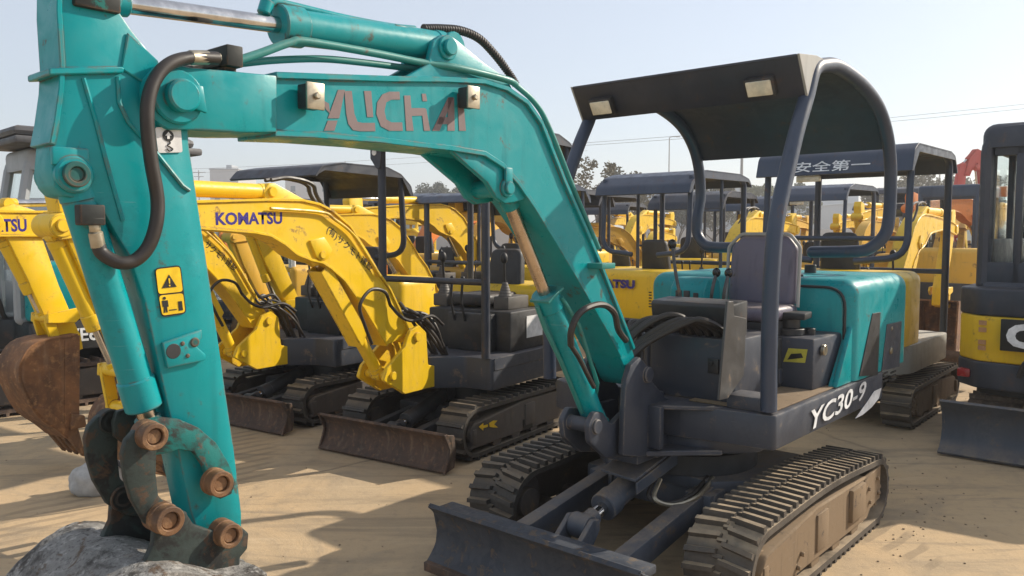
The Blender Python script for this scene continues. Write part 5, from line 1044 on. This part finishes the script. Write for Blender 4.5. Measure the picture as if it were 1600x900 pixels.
# ------------------------------------------------------------------ trees
def leafmat(name, c1, c2):
    m, n, l, p = nt(name); co = coords(n, l); f = tex(n, l, co, 1.3, 3); f2 = tex(n, l, co, 9, 3)
    c = mixc(n, l, rng(n, l, f, .35, .65), c1, c2); c = mixc(n, l, rng(n, l, f2, .4, .7, 0, .5), c, tuple(x*.6 for x in c1)); l.new(c, p.inputs['Base Color']); p.inputs['Roughness'].default_value = .7; M[name] = m
leafmat('evergreen', (.055, .065, .035), (.10, .10, .05)); leafmat('drygreen', (.12, .11, .06), (.17, .15, .09)); leafmat('bark', (.09, .07, .055), (.14, .12, .10)); leafmat('paleleaf', (.12, .14, .055), (.18, .19, .08))
def tree(px, depth, ytop, wpx, leaf, label, dens=1.0, bare=.4, seed=1, group='trees along the far edge of the yard'):
    rr = random.Random(seed); b = at(px, 363, depth); z = at(px, ytop, depth).z; w = wpx/FPX*depth/2
    R = thing('tree', label, 'tree', (b.x, depth, 0), rr.random()*6, group); t = MB(); tips = []
    def grow(p, d, L, r, lev):
        pts = [p]; q = p
        for k in range(4): d = (d+Vector((rr.uniform(-.16, .16), rr.uniform(-.16, .16), rr.uniform(-.02, .14)))).normalized(); q = q+d*L/4; pts.append(q)
        t.tube(pts, [r*(1-.55*k/4) for k in range(5)], 5 if lev else 8, False); tips.append((q, lev))
        if lev < 4:
            for k in range(rr.choice((2, 3, 3)) if lev else 5):
                a = rr.uniform(0, 2*pi); s = rr.uniform(.45, .95); nd = (d+Vector((cos(a)*s*min(1.3, w/(z*.35)), sin(a)*s*min(1.3, w/(z*.35)), rr.uniform(-.1, .45)))).normalized()
                grow(pts[rr.choice((2, 3, 4))], nd, L*rr.uniform(.55, .8), r*.5, lev+1)
    grow(Vector((0, 0, 0)), Vector((0, 0, 1)), z*.36, z*.022, 0); t.build('trunk', 'bark', R)
    if dens > 0:
        lf = MB(); bm = lf.bm; clumps = []
        for k in range(26):
            a = rr.uniform(0, 2*pi); u = rr.random()**.5; h = rr.uniform(.25, 1); prof = math.sqrt(max(.05, 1-((h-.5)/.55)**2))
            clumps.append((Vector((cos(a)*u*w*prof, sin(a)*u*w*prof, z*(.22+.72*h))), rr.uniform(.16, .34)*min(w, z*.4)))
        n = int(5200*dens)
        for i in range(n):
            c, r = rr.choice(clumps); d = Vector((rr.gauss(0, 1), rr.gauss(0, 1), rr.gauss(0, .8))).normalized()*r*rr.random()**.4; p = c+d; s = z*.016*rr.uniform(.6, 1.5)
            x = Vector((rr.gauss(0, 1), rr.gauss(0, 1), rr.gauss(0, 1))).normalized(); y = x.orthogonal()
            bm.faces.new([bm.verts.new(p+x*s), bm.verts.new(p+y*s*.6), bm.verts.new(p-x*s), bm.verts.new(p-y*s*.6)])
        lf.build('crown', leaf, R, 180)
for i, a in enumerate([(690, 88, 284, 84, 'evergreen', 'round dark evergreen tree rising above the grey shed roof', 1.5), (742, 92, 300, 60, 'evergreen', 'smaller dark tree right of the round evergreen, behind the teal boom', 1.2),
        (925, 46, 246, 100, 'drygreen', 'bare twiggy tree just right of the teal boom', .3), (976, 52, 262, 110, 'drygreen', 'dry grey green tree seen through the left rounded canopy', .55), (1060, 64, 292, 90, 'evergreen', 'bushy green tree between the canopy posts, left of the lamp pole', 1.3),
        (1112, 62, 284, 100, 'drygreen', 'dry bush tree under the tall lamp pole', 1.1), (1180, 75, 290, 80, 'paleleaf', 'pale green tree seen left of the white characters canopy', 1.1), (1250, 80, 284, 60, 'paleleaf', 'pale green tree behind the canopy with white characters', 1.1),
        (1420, 60, 254, 130, 'drygreen', 'wide grey green tree beyond the right canopy', .9), (1480, 66, 276, 90, 'drygreen', 'grey tree behind the red raised boom', 1.0), (1570, 60, 272, 90, 'drygreen', 'bare tree seen through the dark cab windows', .5),
        (560, 96, 298, 90, 'evergreen', 'low dark tree below the power pole', 1.2), (620, 98, 300, 90, 'evergreen', 'low dark tree right of the black canopy', 1.2), (450, 100, 300, 60, 'evergreen', 'low dark tree behind the yellow boom hump', 1.2), (1010, 58, 292, 50, 'drygreen', 'thin dry tree under the middle of the big canopy', .35)]):
    tree(*a, seed=i+3)

# ------------------------------------------------------------------ small things on the ground
def sack():
    p = at(158, 765, 1); r = ray(158, 768); q = Vector((0, 0, CAM_H))+r*(-CAM_H/r.z)
    m = MB(); t = bmesh.new(); bmesh.ops.create_icosphere(t, subdivisions=4, radius=1)
    for v in t.verts:
        n_ = mnoise.noise(v.co*2.2); v.co *= 1+.16*n_+.05*mnoise.noise(v.co*8); v.co.z = max(v.co.z, -.55)
    m.add(t, mat=Matrix.Translation((q.x, q.y, .075)) @ Matrix.Rotation(.5, 4, 'Z') @ Matrix.Diagonal((.17, .12, .135, 1))); o = m.build('sack', 'cloth', None, 80)
    tag(o, 'grey white crumpled sack lying on the ground by the teal bucket', 'sack')
    m = MB(); m.tube(spline([(q.x-.02, q.y-.02, .14), (q.x-.06, q.y+.05, .20), (q.x-.0, q.y+.08, .22), (q.x+.08, q.y+.02, .19), (q.x+.15, q.y-.02, .16)], 6), .014, 6); o = m.build('strap', 'hose', None); tag(o, 'black strap lying on top of the crumpled sack', 'strap')
sack()
def clods():
    m = MB(); rr = random.Random(4)
    for i in range(150):
        if i < 60: x, y = rr.gauss(1430, 45), rr.gauss(800, 34)
        else: x, y = rr.uniform(0, 1600), rr.uniform(600, 900)
        r = ray(x, y); q = Vector((0, 0, CAM_H))+r*(-CAM_H/r.z); s = rr.uniform(.003, .008) if i < 60 else rr.uniform(.003, .008)
        t = bmesh.new(); bmesh.ops.create_icosphere(t, subdivisions=1, radius=s)
        for v in t.verts: v.co *= rr.uniform(.6, 1.2); v.co.z *= .7
        m.add(t, mat=Matrix.Translation((q.x, q.y, s*.3)))
    m.build('dirt_clods', 'soil', None, kind='stuff')
clods()

# ------------------------------------------------------------------ winter haze over the yard
def haze():
    m = bpy.data.materials.new('haze'); m.use_nodes = True; n = m.node_tree.nodes; l = m.node_tree.links
    n.remove(n['Principled BSDF']); v = n.new('ShaderNodeVolumePrincipled'); v.inputs['Color'].default_value = (.94, .95, .97, 1); v.inputs['Density'].default_value = .0024; v.inputs['Anisotropy'].default_value = .35
    l.new(v.outputs[0], n['Material Output'].inputs['Volume'])
    mb = MB(); mb.box(-300, 300, -40, 420, -1, 18, 0); mb.build('haze', m, None, kind='stuff')
haze()
